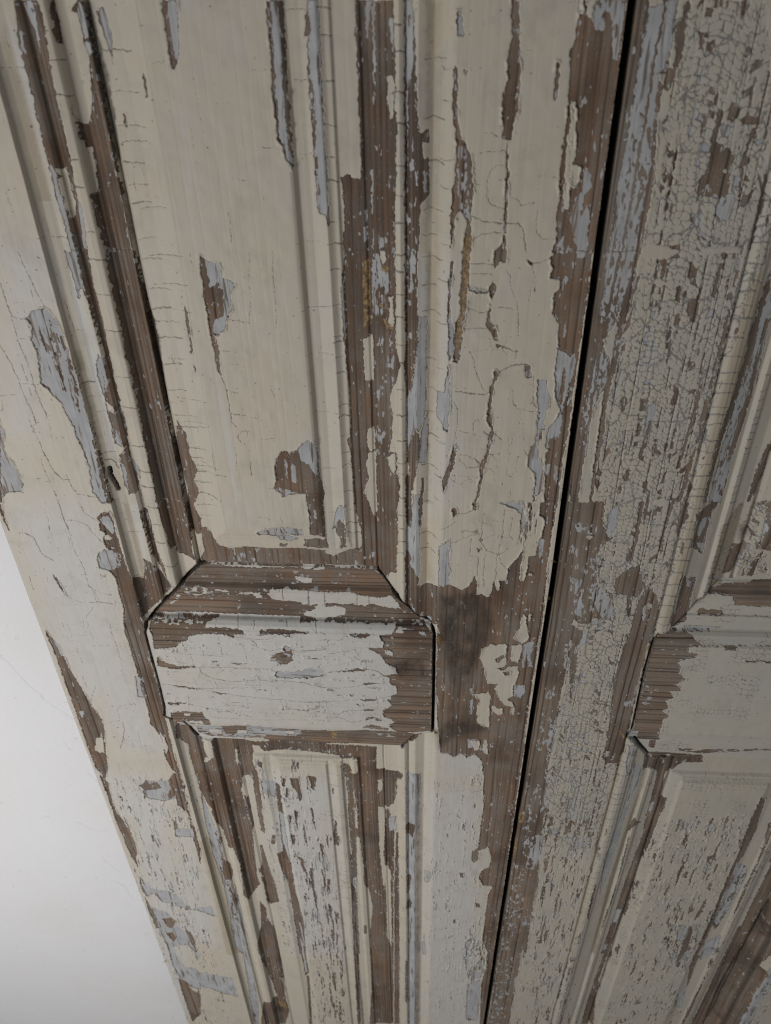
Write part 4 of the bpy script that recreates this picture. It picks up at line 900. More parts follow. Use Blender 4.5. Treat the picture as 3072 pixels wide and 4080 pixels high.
U -352,139 -340,138 -342,-166 -356,-330 -356,-114
C -450,-444 -433,-444 -439,-672 -452,-671
SU -375,-1566 -253,-1555 -265,-1876 -404,-2619
SU -188,-442 -124,-440 -121,-1043 -191,-1049
W -1259,-4198 -1212,-4176 -1154,-4187 -1121,-4205 -1121,-4259 -1174,-4296 -1235,-4299 -1261,-4266
SU -1244,-4197 -1135,-4192 -1144,-4288 -1254,-4293
DN -1225,-4218 -1172,-4216 -1174,-4235 -1226,-4237
K.4 -1242,-4197 -1193,-4182 -1135,-4199 -1132,-4246 -1183,-4283 -1242,-4276 -1254,-4238
O -1308,-4234 -1271,-4219 -1271,-4259
T -2912,-4192 -2447,-4172 -2393,-5506 -2856,-5535
T -2562,-1020 -2343,-1021 -2372,-1377 -2601,-1378
T -3038,-2774 -2497,-2762 -2513,-3191 -3079,-3207
T -3164,-5849 -2566,-5809 -2467,-6559 -3162,-6614
W 3430,-6400 3590,-6400 3590,-11400 3430,-11400
C 3430,-7000 3460,-7000 3460,-8200 3430,-8200
W 3620,-5600 3920,-5600 3920,-11400 3620,-11400
U 3830,-5600 4400,-5600 4400,-11400 3890,-11400 3860,-9000
F 3830,-5600 4400,-5600 4400,-11400 3890,-11400 3860,-9000
C 3790,-8000 3840,-8000 3830,-8120 3780,-8120
C 3800,-8250 3860,-8240 3850,-8330 3790,-8350
C 3840,-8600 3880,-8600 3870,-8900 3810,-8920
C 4000,-7800 4500,-7800 4500,-11400 4020,-11400 3980,-9600
S1 3950,-7800 4500,-7800 4500,-11400 3950,-11400
D 3660,-8000 3740,-8000 3740,-8120 3660,-8120
D 3640,-8120 3840,-8160 3840,-8240 3640,-8220
C 3300,-6400 3420,-6400 3410,-7600 3430,-9000 3400,-11400 3320,-11400
S1 3260,-6400 3430,-6400 3430,-11400 3260,-11400
"""
OPS=[]; WALLC=[]
for ln in TR.split('\n'):
    t=ln.split()
    if not t: continue
    pts=np.array([[float(c) for c in p.split(',')] for p in t[1:]],f32)/10
    if t[0]=='X': WALLC.append(pts)
    else: OPS.append((t[0],pts))
# ---------------- numeric helpers ----------------
def interp(t,x):
    return np.interp(x,[a for a,_ in t],[b for _,b in t]).astype(f32)
def noise(x,y,seed):
    """value noise in 0..1 on arrays of equal shape"""
    r=np.random.RandomState(seed).rand(256,256).astype(f32)
    xi=np.floor(x); yi=np.floor(y); fx=(x-xi).astype(f32); fy=(y-yi).astype(f32)
    xi=xi.astype(np.int32)&255; yi=yi.astype(np.int32)&255; x1=(xi+1)&255; y1=(yi+1)&255
    fx=fx*fx*(3-2*fx); fy=fy*fy*(3-2*fy)
    a=r[yi,xi]; b=r[yi,x1]; c=r[y1,xi]; d=r[y1,x1]
    return (a+(b-a)*fx)*(1-fy)+(c+(d-c)*fx)*fy
def sstep(a,b,x):
    t=np.clip((x-a)/(b-a),0,1); return t*t*(3-2*t)
def pdist(pts,X,Y,closed):
    n=len(pts); d=np.full(X.shape,1e9,f32); ins=np.zeros(X.shape,bool)
    for i in range(n if closed else n-1):
        ax,ay=pts[i]; bx,by=pts[(i+1)%n]; ex_,ey_=bx-ax,by-ay; L=ex_*ex_+ey_*ey_+1e-9
        px=X-ax; py=Y-ay; t=np.clip((px*ex_+py*ey_)/L,0,1)
        q=(px-t*ex_)**2+(py-t*ey_)**2; np.minimum(d,q,out=d)
        if closed and ay!=by:
            c=((ay>Y)!=(by>Y))&(X<(bx-ax)*(Y-ay)/(by-ay)+ax); ins^=c
    d=np.sqrt(d)
    return np.where(ins,d,-d) if closed else d
def voronoi(X,Y,seed,jit=0.85,jx_=None):
    if jx_ is None: jx_=jit
    rs=np.random.RandomState(seed); rx=rs.rand(256,256).astype(f32); ry=rs.rand(256,256).astype(f32); rid=rs.rand(256,256).astype(f32)
    xi=np.floor(X).astype(np.int32); yi=np.floor(Y).astype(np.int32)
    f1=np.full(X.shape,1e9,f32); f2=np.full(X.shape,1e9,f32); idv=np.zeros(X.shape,f32)
    for dy in (-1,0,1):
        for dx in (-1,0,1):
            cx=xi+dx; cy=yi+dy; a=cy&255; b=cx&255
            qx=cx+0.5+(rx[a,b]-0.5)*jx_-X; qy=cy+0.5+(ry[a,b]-0.5)*jit-Y
            d=np.maximum(np.abs(qx),np.abs(qy))*0.7+np.sqrt(qx*qx+qy*qy)*0.3
            m=d<f1; f2=np.where(m,f1,np.minimum(f2,d)); idv=np.where(m,rid[a,b],idv); f1=np.where(m,d,f1)
    return (f2-f1)*0.5,idv
def shift(u,v):
    return (-0.0135*np.maximum(0,-v-330))*np.interp(u,[5,86,180,345],[0,1,1,.35])
def grain(g,l,seed,lo,hi):
    g=g+3.2*noise(g/30,l/170,seed)+1.2*noise(g/9,l/55,seed+1)+.25*noise(g/2,l/9,seed+2)
    rs=np.random.RandomState(seed); step=rs.uniform(lo,hi,900); pos=-1500+np.cumsum(step); st=rs.uniform(.4,1,900)
    k=np.clip(np.searchsorted(pos,g),1,899); a=g-pos[k-1]; b=pos[k]-g
    # earlywood fades gradually into the dark latewood line, which ends abruptly
    frac=a/(a+b)
    line=np.exp(-(np.minimum(a,b)/0.5)**2)*np.where(b<a,st[k],st[k-1])
    return np.clip(line+0.35*frac**3*st[k],0,1).astype(f32)

def build_leaf(side):
    left=side=='L'
    u0,u1=(-319.0,86.3) if left else (90.9,455.0)
    us=[];u=u0
    while u<u1:
        us.append(u); u+=0.55 if u<205 else (0.8 if u<330 else 1.3)
    us.append(u1); us=np.array(us)
    vs=[];v=55.0
    while v>-1260:
        vs.append(v); v-=0.55+0.45*min(1,max(0,(-v-350)/500)) if v<15 else 1.5
    vs.append(v); vs=np.array(vs)
    X,Y=np.meshgrid(us.astype(f32),vs.astype(f32)); ny,nx=X.shape
    RG=RL if left else RR; RV=VL if left else VR
    rail=pdist(np.array(RG,f32),X,Y,True)>0
    if left:
        hu=np.where(Y>-430,interp(HLU,X),interp(HLL,X)); p0,p1=-177.5,-42.6
    else:
        hu=interp(HRU,X); p0,p1=221.5,356.5
    panel=(X>p0)&(X<p1)&~rail
    hu=np.where(panel,np.minimum(hu,interp(VP,Y)),hu)
    hv=interp(RV,Y)
    H=np.where(rail,hv,hu).astype(f32)
    # jitter of the coordinates so that paint edges are chipped, not drawn with a ruler
    jx=(noise(X/2.6,Y/2.2,1)-.5)*.95+(noise(X/1.1,Y/1.2,2)-.5)*1.0+(noise(X/8,Y/8,3)-.5)*.7
    jy=(noise(X/2.2,Y/2.8,4)-.5)*1.2+(noise(X/1.1,Y/1.2,5)-.5)*1.1+(noise(X/8,Y/8,6)-.5)*.8
    # wood grain
    sd=11 if left else 41
    gv=grain(X,Y,sd,3.4,9.5); gh=grain(Y,X,sd+5,2.6,8); gf=grain(X,Y,sd+9,1.1,3.6)
    mould=((X>(-236))&(X<7)&~panel) if left else ((X>171)&(X<386)&~panel)
    G=np.where(rail,gh,np.where(mould|(panel&(Y<-440)),np.maximum(gf*.7,gv*.5),gv)).astype(f32)
    GX=np.where(rail,Y,X); GL=np.where(rail,X,Y)
    A=np.full(X.shape,2.0,f32); B=np.full(X.shape,-2.0,f32); K=np.full(X.shape,3.0,f32)
    QM=np.zeros(X.shape,f32); D=np.zeros(X.shape,f32); Oc=np.zeros(X.shape,f32); T=np.zeros(X.shape,f32); gap=np.full(X.shape,9.0,f32)
    # hairline streaks of loss along the grain
    strk=noise(GX/1.3,GL/16,21)*.6+noise(GX/3.5,GL/30,22)*.4
    spk=noise(GX/.7,GL/2.2,23)*.5+noise(GX/1.8,GL/5,24)*.5
    blot=noise(X/14,Y/22,25)
    for op,pts in OPS:
        c=op[0]; mg=26 if op=='T' else 4; x0,y0=pts.min(0)-mg; x1,y1=pts.max(0)+mg
        if x1<u0 or x0>u1: continue
        i0,i1=np.searchsorted(us,[x0,x1]); j0=np.searchsorted(-vs,-y1); j1=np.searchsorted(-vs,-y0)
        if i1-i0<2 or j1-j0<2: continue
        s=(slice(j0,j1),slice(i0,i1)); x=X[s]; y=Y[s]
        if c=='K':
            d=pdist(pts,x+jx[s]*.7,y+jy[s]*.7,False)/(float(op[1:])/.3)
            K[s]=np.minimum(K[s],d); continue
        if c=='G' and op!='G2':
            d=pdist(pts,x+jx[s]*.25,y+jy[s]*.25,False)-float(op[1:])*.5
            gap[s]=np.minimum(gap[s],d); continue
        if op[:2]=='Q' or c=='Q':
            q=pdist(pts,x+jx[s],y+jy[s],True)
            q=q+(noise(x/9,y/14,39)-.5)*9
            colw=noise(x/3.8+50,y*0,34)
            e,idv=voronoi((x+jx[s]*.35)/4.3+noise(x/20,y/60,31)*1.3,(y+jy[s]*.35)/(3.6+0*x)+noise(x/22,y/18,32)*1.4+3*noise(x/4.3+.5,y*0,44),33,.9,.55)
            e=e*4.0
            e2,id2=voronoi((x+jx[s])/15,(y+jy[s])/19,35); e2=e2*15
            loss=.03+.55*sstep(.62,.74,noise(x/1.35,y/38,36)*.82+.18*blot[s])+.05*sstep(.6,.8,blot[s])
            loss=loss*.9+sstep(6,0,q)*.14
            lost=(idv<loss)&(q>0)
            a=np.where(lost,-e-.05,np.minimum(e,1.2)*2.0+.16*noise(x/9,y/12,40)-.06)
            gl=G[s]; a=np.minimum(a,(.70+.4*noise(x/6,y/14,45)-gl)*2.2)
            A[s]=np.where(q>0,np.minimum(A[s],a),A[s]); QM[s]=np.maximum(QM[s],q>0)
            kk=np.minimum(e*(.95+.6*noise(x/7,y/7,38))+.02,e2*.9)
            K[s]=np.where(q>0,np.minimum(K[s],kk),K[s])
            B[s]=np.where(q>0,np.where((lost&(blot[s]<.62))|(gl>.62),-e-.1,.6),B[s]); continue
        p=pdist(pts,x+jx[s],y+jy[s],True)
        if c=='R':
            z=float(op[1:]); nb=noise(x/(4*z),y/(3*z),74)
            e,idv=voronoi((x+jx[s]*.5)/z+noise(x/20,y/20,31),(y+jy[s]*.5)/(z*1.25)+noise(x/22,y/18,32),73,.75)
            K[s]=np.where(p>0,np.minimum(K[s],e*z*(.75+.05*z)+.12+sstep(.30,.60,nb)*.45),K[s]); continue
        if op in('S1','S2'):
            l=((.70 if op=='S1' else .765)-strk[s]*.55-.45*spk[s]-.05*sstep(.5,.8,blot[s]))*8; m=(p>1)&(l<A[s])&(A[s]>0)
            A[s]=np.where(m,l,A[s]); B[s]=np.where(m,(blot[s]-.5)*5,B[s]); continue
        if op=='W': A[s]=np.minimum(A[s],-p); B[s]=np.minimum(B[s],-p)
        elif op=='C': A[s]=np.maximum(A[s],p)
        elif op=='U': A[s]=np.minimum(A[s],-p); B[s]=np.maximum(B[s],p)
        elif op=='F': B[s]=np.where(p>0,np.minimum(B[s],(.60-spk[s]*.6-strk[s]*.4)*6),B[s])
        elif op=='F2':
            A[s]=np.where(p>0,np.minimum(A[s],(.56-spk[s]*.5-strk[s]*.5)*6),A[s]); B[s]=np.where(p>0,np.maximum(B[s],(blot[s]-.35)*4),B[s])
        elif op=='S':
            p=p+(noise(x/7,y/20,37)-.5)*10; l=np.minimum((.635-strk[s]*.62-.38*spk[s]+sstep(9,0,p)*.05)*8,2); A[s]=np.where(p>0,np.minimum(A[s],l),A[s]); B[s]=np.where(p>0,(blot[s]-.6)*5,B[s])
        elif op=='SU': B[s]=np.where(p>0,np.maximum(B[s],(spk[s]*.7+.3*noise(x/4,y/4,27)-.60)*6),B[s])
        elif op=='SC': A[s]=np.where(p>0,np.maximum(A[s],(spk[s]*.6+.4*noise(x/3,y/3,28)-.5)*6),A[s])
        elif op=='G2': T[s]=np.where(p>0,np.minimum(T[s],-sstep(0,2,p)*.8),T[s]); D[s]=np.maximum(D[s],sstep(0,2,p)*.35)
        elif op=='DN': D[s]=np.maximum(D[s],sstep(-.9,.8,p)*.9)
        elif op=='D': D[s]=np.maximum(D[s],sstep(-3,5,p)*.8*(.5+.8*noise(x/5,y/9,29)))
        elif op=='O': Oc[s]=np.maximum(Oc[s],sstep(-.6,.5,p))
        elif op=='Y': T[s]=np.where(p>-1.5,np.minimum(T[s],-sstep(-1.5,2.5,p)*.75),T[s])
        elif op=='TN': T[s]=np.maximum(T[s],sstep(-1.5,2.0,p)*.75)
        elif op=='T': T[s]=np.maximum(T[s],sstep(-22,22,p)*.8)
    # ring cracks across the beads and other small random cracks
    rs=random.Random(7 if left else 8)
    def ring(a,b,va,vb,step,wd,bow):
        v=va-rs.random()*step
        while v>vb:
            m=(a+b)/2; bb=bow*(.5+rs.random()); k=rs.uniform(-1,1)
            pts=np.array([(a,v+k),(a+(b-a)*.3,v+bb),(m,v+bb*1.2),(b-(b-a)*.25,v+bb*.8),(b,v-k*.5)],f32)
            if rs.random()<.3: pts=pts[:4]
            i0,i1=np.searchsorted(us,[a-2,b+2]); j0=np.searchsorted(-vs,-v-5); j1=np.searchsorted(-vs,-v+5)
            s=(slice(j0,j1),slice(i0,i1)); d=pdist(pts,X[s]+jx[s]*.6,Y[s]+jy[s]*.6,False)/(wd/.3*rs.uniform(.6,1.2))
            K[s]=np.minimum(K[s],d); v-=step*rs.uniform(.55,1.5)
    if left:
        ring(-209,-197,30,-395,21,.5,.8); ring(-232,-215,30,-390,60,.25,.5); ring(-64,-56,20,-300,15,.36,.7)
        ring(-25.5,-18.5,20,-330,14,.55,.5); ring(-9,2,0,-330,20,.45,.8); ring(0,7,0,-320,25,.3,-.5)
        ring(-82,-64,20,-300,45,.2,.4); ring(-177,-160,0,-300,13,.34,.4); ring(-172,-150,-60,-300,22,.24,.4)
        ring(-26,-19,-560,-1150,9,.25,.3); ring(-209,-198,-560,-1100,24,.3,.6); ring(-235,-214,-560,-1100,40,.22,.5)
        ring(-94,-80,-560,-1100,16,.3,.5)
    else:
        ring(171,182.5,-40,-400,8,.6,1.2); ring(201,206,-60,-380,7,.4,.2); ring(171,184,-500,-1150,9,.5,.6)
        ring(222,236,-560,-1150,8,.25,.2)
    # scattered fine checks following the grain
    for i in range(520 if left else 260):
        a=rs.uniform(us[0],us[-1]); v=rs.uniform(-1100,20); L=rs.uniform(3,22)
        pts=np.array([(a,v),(a+rs.uniform(-.8,.8),v-L*.4),(a+rs.uniform(-1.2,1.2),v-L)],f32)
        if left and -230<a<3 and -400>v>-505: pts=np.array([(a,v),(a+L*.5,v+rs.uniform(-.8,.8)),(a+L,v+rs.uniform(-1,1))],f32)
        elif rs.random()<.3: pts=np.array([(a,v),(a+L*.3,v+rs.uniform(-.8,.8)),(a+L*.6,v+rs.uniform(-1,1))],f32)
        x0,y0=pts.min(0)-3; x1,y1=pts.max(0)+3
        i0,i1=np.searchsorted(us,[x0,x1]); j0=np.searchsorted(-vs,-y1); j1=np.searchsorted(-vs,-y0)
        if i1-i0<2 or j1-j0<2: continue
        s=(slice(j0,j1),slice(i0,i1)); d=pdist(pts,X[s]+jx[s]*.6,Y[s]+jy[s]*.6,False)/rs.uniform(.35,.8)
        K[s]=np.minimum(K[s],d)
    B=np.where(A<0,np.maximum(B,(spk*.75+.25*noise(X/2,Y/6,91)-.80+.12*noise(X/40,Y/50,92))*7),B)
    B=np.where((A<0)&(A>-1.3),np.maximum(B,(spk*.5+.5*noise(X/1.3,Y/1.6,93)-.76+.24*noise(X/18,Y/26,94))*6*(1+A/1.6)),B)
    # ---- relief ----
    FL=((H>-.6)|(panel&(np.abs(H+8.7)<1.6))).astype(f32)+.25
    FL=np.minimum(FL,1); cream=sstep(-.1,.28,A); und=sstep(-.1,.5,B)
    wave=(noise(X/11,Y/16,51)-.5)*.5+(noise(X/45,Y/60,52)-.5)*1.2
    curl=np.exp(-((A-.5)/.45)**2)*sstep(.46,.72,noise(X/5,Y/7,53))*1.0*(A<1.9)*(1-QM)*FL
    H=H+cream*((.5-.22*QM+.25*noise(X/5,Y/7,54))*(.35+.65*FL)+curl)+und*(1-cream)*.07+wave*.5
    H=H-G*(.22*(1-cream)*(.3+1.2*noise(X/16,Y/24,57))*(1-.6*und)+.10*cream)-sstep(.35,.0,K)*.22*cream*(1-.6*QM)+(noise(GX/.9,GL/12,55)-.5)*.22*(1-cream)
    gp=sstep(.35,-.35,gap)
    H=H-gp*9; D=np.maximum(D,sstep(1.6,-.2,gap)*.9); D=np.maximum(D,gp*1.0)
    A=np.where(gap<.1,-1,A); Oc=np.maximum(Oc,0)
    if left: H=H+sstep(-316.5,-318.8,X)*-2
    # ---- into world space: one lattice, faces handed out to the parts ----
    XX=X+shift(X,Y); P=np.stack([XX,-H,Y],-1)/1000
    # edge skirts reach back 34 mm so that the leaf has its thickness
    def pad(a,val=None): return np.pad(a,2,mode='edge')
    Pp=np.stack([pad(P[...,k]) for k in range(3)],-1)
    att={'A':pad(np.clip(A,-2,2)),'B':pad(np.clip(B,-2,2)),'K':pad(np.clip(K,0,3)),'G':pad(G),'D':pad(D),'O':pad(Oc),'T':pad(T)}
    for q_,dep in ((1,0.003),(0,0.034)):
        for sl in ((q_,slice(None)),(-1-q_,slice(None)),(slice(None),q_),(slice(None),-1-q_)):
            Pp[sl][...,1]=dep; att['D'][sl]=1.0; att['A'][sl]=-1.5; att['B'][sl]=-1.5  # skirts coloured dark: painted shade for the gap between the leaves
    for k in ('A','B'):
        att[k][:,2]=np.minimum(att[k][:,2],-.6); att[k][:,-3]=np.minimum(att[k][:,-3],-.6)
    xc=pad(X); yc=pad(Y)
    xm=(xc[:-1,:-1]+xc[1:,1:])/2; ym=(yc[:-1,:-1]+yc[1:,1:])/2
    rl=pad(rail.astype(f32))[:-1,:-1]>.5
    if left: a,b,c_,d_=-229.6,-177.3,-42.7,6.6
    else: a,b,c_,d_=170.0,221.3,356.7,386.0
    up=ym>-450
    ids=np.zeros(xm.shape,np.int32)
    ids[xm<a]=0; ids[xm>=d_]=1
    ids[(xm>=a)&(xm<b)&up]=2; ids[(xm>=a)&(xm<b)&~up]=3
    ids[(xm>=c_)&(xm<d_)&up]=4; ids[(xm>=c_)&(xm<d_)&~up]=5
    ids[(xm>=b)&(xm<c_)&up]=6; ids[(xm>=b)&(xm<c_)&~up]=7
    ids[rl]=8; ids[rl&(ym>-388)]=9; ids[rl&(ym<-510)]=10
    return Pp,att,ids

LABELS={}
def emit(root,Pp,att,ids,names,mats):
    ny,nx,_=Pp.shape; idx=np.arange(ny*nx).reshape(ny,nx)
    q=np.stack([idx[:-1,:-1],idx[1:,:-1],idx[1:,1:],idx[:-1,1:]],-1)
    flat=Pp.reshape(-1,3)
    for k,(nm,lb) in enumerate(names):
        f=q[ids==k]
        if not len(f): continue
        used,inv=np.unique(f,return_inverse=True); inv=inv.reshape(-1,4)
        me=bpy.data.meshes.new(nm); n=len(used); m=len(f)
        me.vertices.add(n); me.vertices.foreach_set('co',flat[used].astype(f32).ravel())
        me.loops.add(m*4); me.loops.foreach_set('vertex_index',inv.astype(np.int32).ravel())
        me.polygons.add(m); me.polygons.foreach_set('loop_start',np.arange(0,m*4,4,dtype=np.int32))
        me.polygons.foreach_set('use_smooth',np.ones(m,bool))
        me.update(calc_edges=True)
        for an,arr in att.items():
            at=me.attributes.new(an,'FLOAT','POINT'); at.data.foreach_set('value',arr.ravel()[used].astype(f32))
        o=bpy.data.objects.new(nm,me); sc.collection.objects.link(o); o.parent=root
        me.materials.append(mats[1] if k in (8,9,10) else mats[0])
        if lb: o['label']=lb
# ---------------- materials ----------------
class NT:
    def __init__(s,name):
        s.m=bpy.data.materials.new(name); s.m.use_nodes=True; s.t=s.m.node_tree; s.t.nodes.clear()
    def n(s,ty,props=None,**ins):
        nd=s.t.nodes.new(ty)
        for k,v in (props or {}).items(): setattr(nd,k,v)
        for k,v in ins.items():
            key=int(k[1:]) if k[0]=='i' and k[1:].isdigit() else k.replace('_',' ')
            if hasattr(v,'is_output'): s.t.links.new(v,nd.inputs[key])
            else: nd.inputs[key].default_value=v
        return nd
    def math(s,op,a,b=0.0,c=None,clamp=False):
        kw={'i0':a,'i1':b}
        if c is not None: kw['i2']=c
        return s.n('ShaderNodeMath',{'operation':op,'use_clamp':clamp},**kw).outputs[0]
    def att(s,name): return s.n('ShaderNodeAttribute',{'attribute_name':name}).outputs['Fac']
    def step(s,x,a,b):
        return s.n('ShaderNodeMapRange',{'interpolation_type':'SMOOTHSTEP'},Value=x,From_Min=a,From_Max=b).outputs[0]
    def mix(s,f,a,b,mode='MIX'):
        nd=s.n('ShaderNodeMix',{'data_type':'RGBA','blend_type':mode})
        for k,v in ((0,f),(6,a),(7,b)):
            if hasattr(v,'is_output'): s.t.links.new(v,nd.inputs[k])
            else: nd.inputs[k].default_value=v if k==0 else (*v,1)
        return nd.outputs[2]
    def noise(s,vec,scale,detail=2,rough=.5):
        return s.n('ShaderNodeTexNoise',None,Vector=vec,Scale=scale,Detail=detail,Roughness=rough).outputs[0]
def door_material(name,horizontal,cream,cream2,wood_a,wood_b,CK=(.13,.105,.085)):
    t=NT(name); co=t.n('ShaderNodeTexCoord').outputs['Object']
    def sc_(x,z):
        if horizontal: x,z=z,x
        return t.n('ShaderNodeMapping',None,Vector=co,Scale=(x,1,z)).outputs[0]
    fine=t.noise(co,1500,2); mid=t.noise(co,380,3,.6); big=t.noise(co,22,3); 
    fib=t.noise(sc_(1500,60),1,3,.6); fib2=t.noise(sc_(420,14),1,3,.55); fib3=t.noise(sc_(130,6),1,2)
    A=t.att('A'); B=t.att('B'); K=t.att('K'); G=t.att('G'); D=t.att('D'); O=t.att('O'); T=t.att('T')
    a=t.math('ADD',A,t.math('MULTIPLY',t.math('SUBTRACT',mid,.5),.75))
    b=t.math('ADD',B,t.math('MULTIPLY',t.math('SUBTRACT',t.math('ADD',t.math('MULTIPLY',mid,.5),t.math('MULTIPLY',fib,.5)),.5),1.6))
    mc=t.step(a,0,.10); mu=t.math('MULTIPLY',t.step(b,0,.22),t.math('SUBTRACT',1.0,t.math('MULTIPLY',t.step(t.noise(sc_(330,28),1,3,.6),.55,.63),.85)))
    # bare wood
    w=t.mix(t.step(fib2,.2,.8),wood_a,wood_b)
    w=t.mix(t.math('MULTIPLY',t.step(fib3,.45,.7),.45),w,(wood_a[0]*1.25,wood_a[1]*1.0,wood_a[2]*.85))
    band=t.noise(sc_(115,2.2),1,2,.6)
    w=t.mix(t.math('MULTIPLY',t.step(band,.48,.62),.55),w,t.mix(1.0,w,(.60,.55,.52),'MULTIPLY'))
    w=t.mix(t.math('MULTIPLY',t.step(t.noise(sc_(70,3),1,2),.55,.7),.35),w,(.33,.215,.14))
    w=t.mix(t.math('MULTIPLY',t.step(t.noise(co,35,4,.65),.42,.66),.75),w,(.235,.208,.18))
    w=t.mix(t.math('MULTIPLY',t.step(t.noise(sc_(60,7),1,3,.6),.5,.7),.5),w,(.26,.225,.19))
    w=t.mix(t.math('MULTIPLY',t.step(t.noise(co,14,3,.6),.46,.68),.75),w,t.mix(1.0,w,(.50,.46,.44),'MULTIPLY'))
    w=t.mix(t.math('MULTIPLY',t.step(fib,.4,.75),.22),w,t.mix(1.0,w,(.66,.63,.60),'MULTIPLY'))
    w=t.mix(t.math('MULTIPLY',t.math('MULTIPLY',G,t.math('ADD',.45,t.step(t.noise(sc_(40,5),1,2),.3,.7))),.95,None,True),w,(.062,.040,.029))
    w=t.mix(t.math('MULTIPLY',t.step(t.noise(co,620,2),.67,.74),t.math('MULTIPLY',t.step(t.noise(co,40,2),.4,.65),.8)),w,(.42,.41,.40))
    w=t.mix(t.math('MULTIPLY',t.step(t.noise(co,900,2),.62,.72),.5),w,(.05,.036,.03))
    # blue-grey undercoat, thin, the grain shows through
    u=t.mix(t.step(t.noise(co,70,3),.35,.7),(.41,.415,.425),(.49,.492,.50))
    u=t.mix(t.math('MULTIPLY',t.step(fib,.55,.78),.35),u,(.25,.25,.27))
    # cream paint
    c=t.mix(t.step(big,.35,.68),cream,cream2)
    c=t.mix(t.math('MULTIPLY',t.step(t.noise(co,60,4,.65),.5,.75),.35),c,(.52,.51,.50))
    c=t.mix(t.math('MULTIPLY',t.step(t.noise(sc_(260,9),1,3),.5,.8),.30),c,(.47,.42,.34))
    c=t.mix(t.math('MULTIPLY',t.step(fine,.68,.78),.35),c,(.33,.27,.21))
    c=t.mix(t.math('MULTIPLY',t.step(t.noise(co,160,2,.5),.72,.8),.4),c,(.30,.25,.20))
    c=t.mix(t.math('MAXIMUM',T,0.0),c,(.605,.592,.575))
    c=t.mix(t.math('MAXIMUM',t.math('MULTIPLY',T,-1.0),0.0),c,(.44,.375,.275))
    # grime: blotches that cling to the film, fly specks, rubbed greyer streaks
    c=t.mix(t.math('MULTIPLY',t.step(t.noise(co,34,5,.7),.50,.72),.38),c,(.40,.365,.31))
    c=t.mix(t.math('MULTIPLY',t.step(t.noise(sc_(700,26),1,2,.6),.60,.72),.30),c,(.36,.32,.27))
    c=t.mix(t.math('MULTIPLY',t.step(t.noise(co,430,1),.74,.79),.75),c,(.17,.13,.10))
    crack=t.math('SUBTRACT',1.0,t.step(t.math('ADD',K,t.math('MULTIPLY',t.math('SUBTRACT',mid,.5),.25)),.05,.42))
    c=t.mix(t.math('MULTIPLY',crack,.8),c,CK)
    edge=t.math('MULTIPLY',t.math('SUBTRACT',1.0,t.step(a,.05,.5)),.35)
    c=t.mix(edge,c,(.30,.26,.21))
    col=t.mix(mu,w,u); 
    # thin shadow of the paint film's edge, painted into the colour at its foot
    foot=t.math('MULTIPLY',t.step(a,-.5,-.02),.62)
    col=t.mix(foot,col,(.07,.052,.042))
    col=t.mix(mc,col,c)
    col=t.mix(t.math('MULTIPLY',D,t.math('ADD',.35,t.math('MULTIPLY',mid,.9)),None,True),col,t.mix(.5,(.025,.021,.018),(.06,.045,.035)))
    ob=t.mix(t.step(mid,.4,.6),(.17,.10,.045),(.40,.28,.14))
    col=t.mix(t.math('MULTIPLY',O,t.step(mid,.3,.55)),col,ob)
    rough=t.math('ADD',t.math('MULTIPLY',mc,-.25),.82)
    h=t.math('ADD',t.math('MULTIPLY',mc,1.0),t.math('MULTIPLY',mu,.22))
    h=t.math('ADD',h,t.math('MULTIPLY',t.math('MULTIPLY',fib,t.math('SUBTRACT',1.0,mc)),.55))
    h=t.math('ADD',h,t.math('MULTIPLY',fine,.12))
    h=t.math('ADD',h,t.math('MULTIPLY',t.noise(sc_(600,50),1,2),.16))
    h=t.math('SUBTRACT',h,t.math('MULTIPLY',crack,.7))
    bp=t.n('ShaderNodeBump',None,Strength=.6,Distance=.0003,Height=h).outputs[0]
    bs=t.n('ShaderNodeBsdfPrincipled',None,Base_Color=col,Roughness=rough,Normal=bp,Specular_IOR_Level=.35)
    o=t.n('ShaderNodeOutputMaterial'); t.t.links.new(bs.outputs[0],o.inputs[0]); return t.m
CR=(.59,.530,.430); CR2=(.58,.532,.455); WA=(.300,.215,.155); WB=(.165,.117,.086)
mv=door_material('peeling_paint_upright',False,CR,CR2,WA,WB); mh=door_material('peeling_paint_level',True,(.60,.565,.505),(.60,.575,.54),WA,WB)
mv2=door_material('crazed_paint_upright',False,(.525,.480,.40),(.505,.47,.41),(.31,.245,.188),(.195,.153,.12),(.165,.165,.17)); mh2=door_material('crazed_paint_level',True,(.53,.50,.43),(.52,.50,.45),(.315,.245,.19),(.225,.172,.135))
def plain(name,col,rough=.8,bump=None):
    t=NT(name); co=t.n('ShaderNodeTexCoord').outputs['Object']
    c=t.mix(t.step(t.noise(co,90,3),.3,.7),col,tuple(x*.8 for x in col))
    bs=t.n('ShaderNodeBsdfPrincipled',None,Base_Color=c,Roughness=rough); o=t.n('ShaderNodeOutputMaterial'); t.t.links.new(bs.outputs[0],o.inputs[0]); return t.m
mdark=plain('old_dark_wood',(.05,.035,.026)); mfib=plain('split_wood_fibre',(.42,.27,.14)); mor=plain('orange_wood_fibre',(.55,.27,.08))
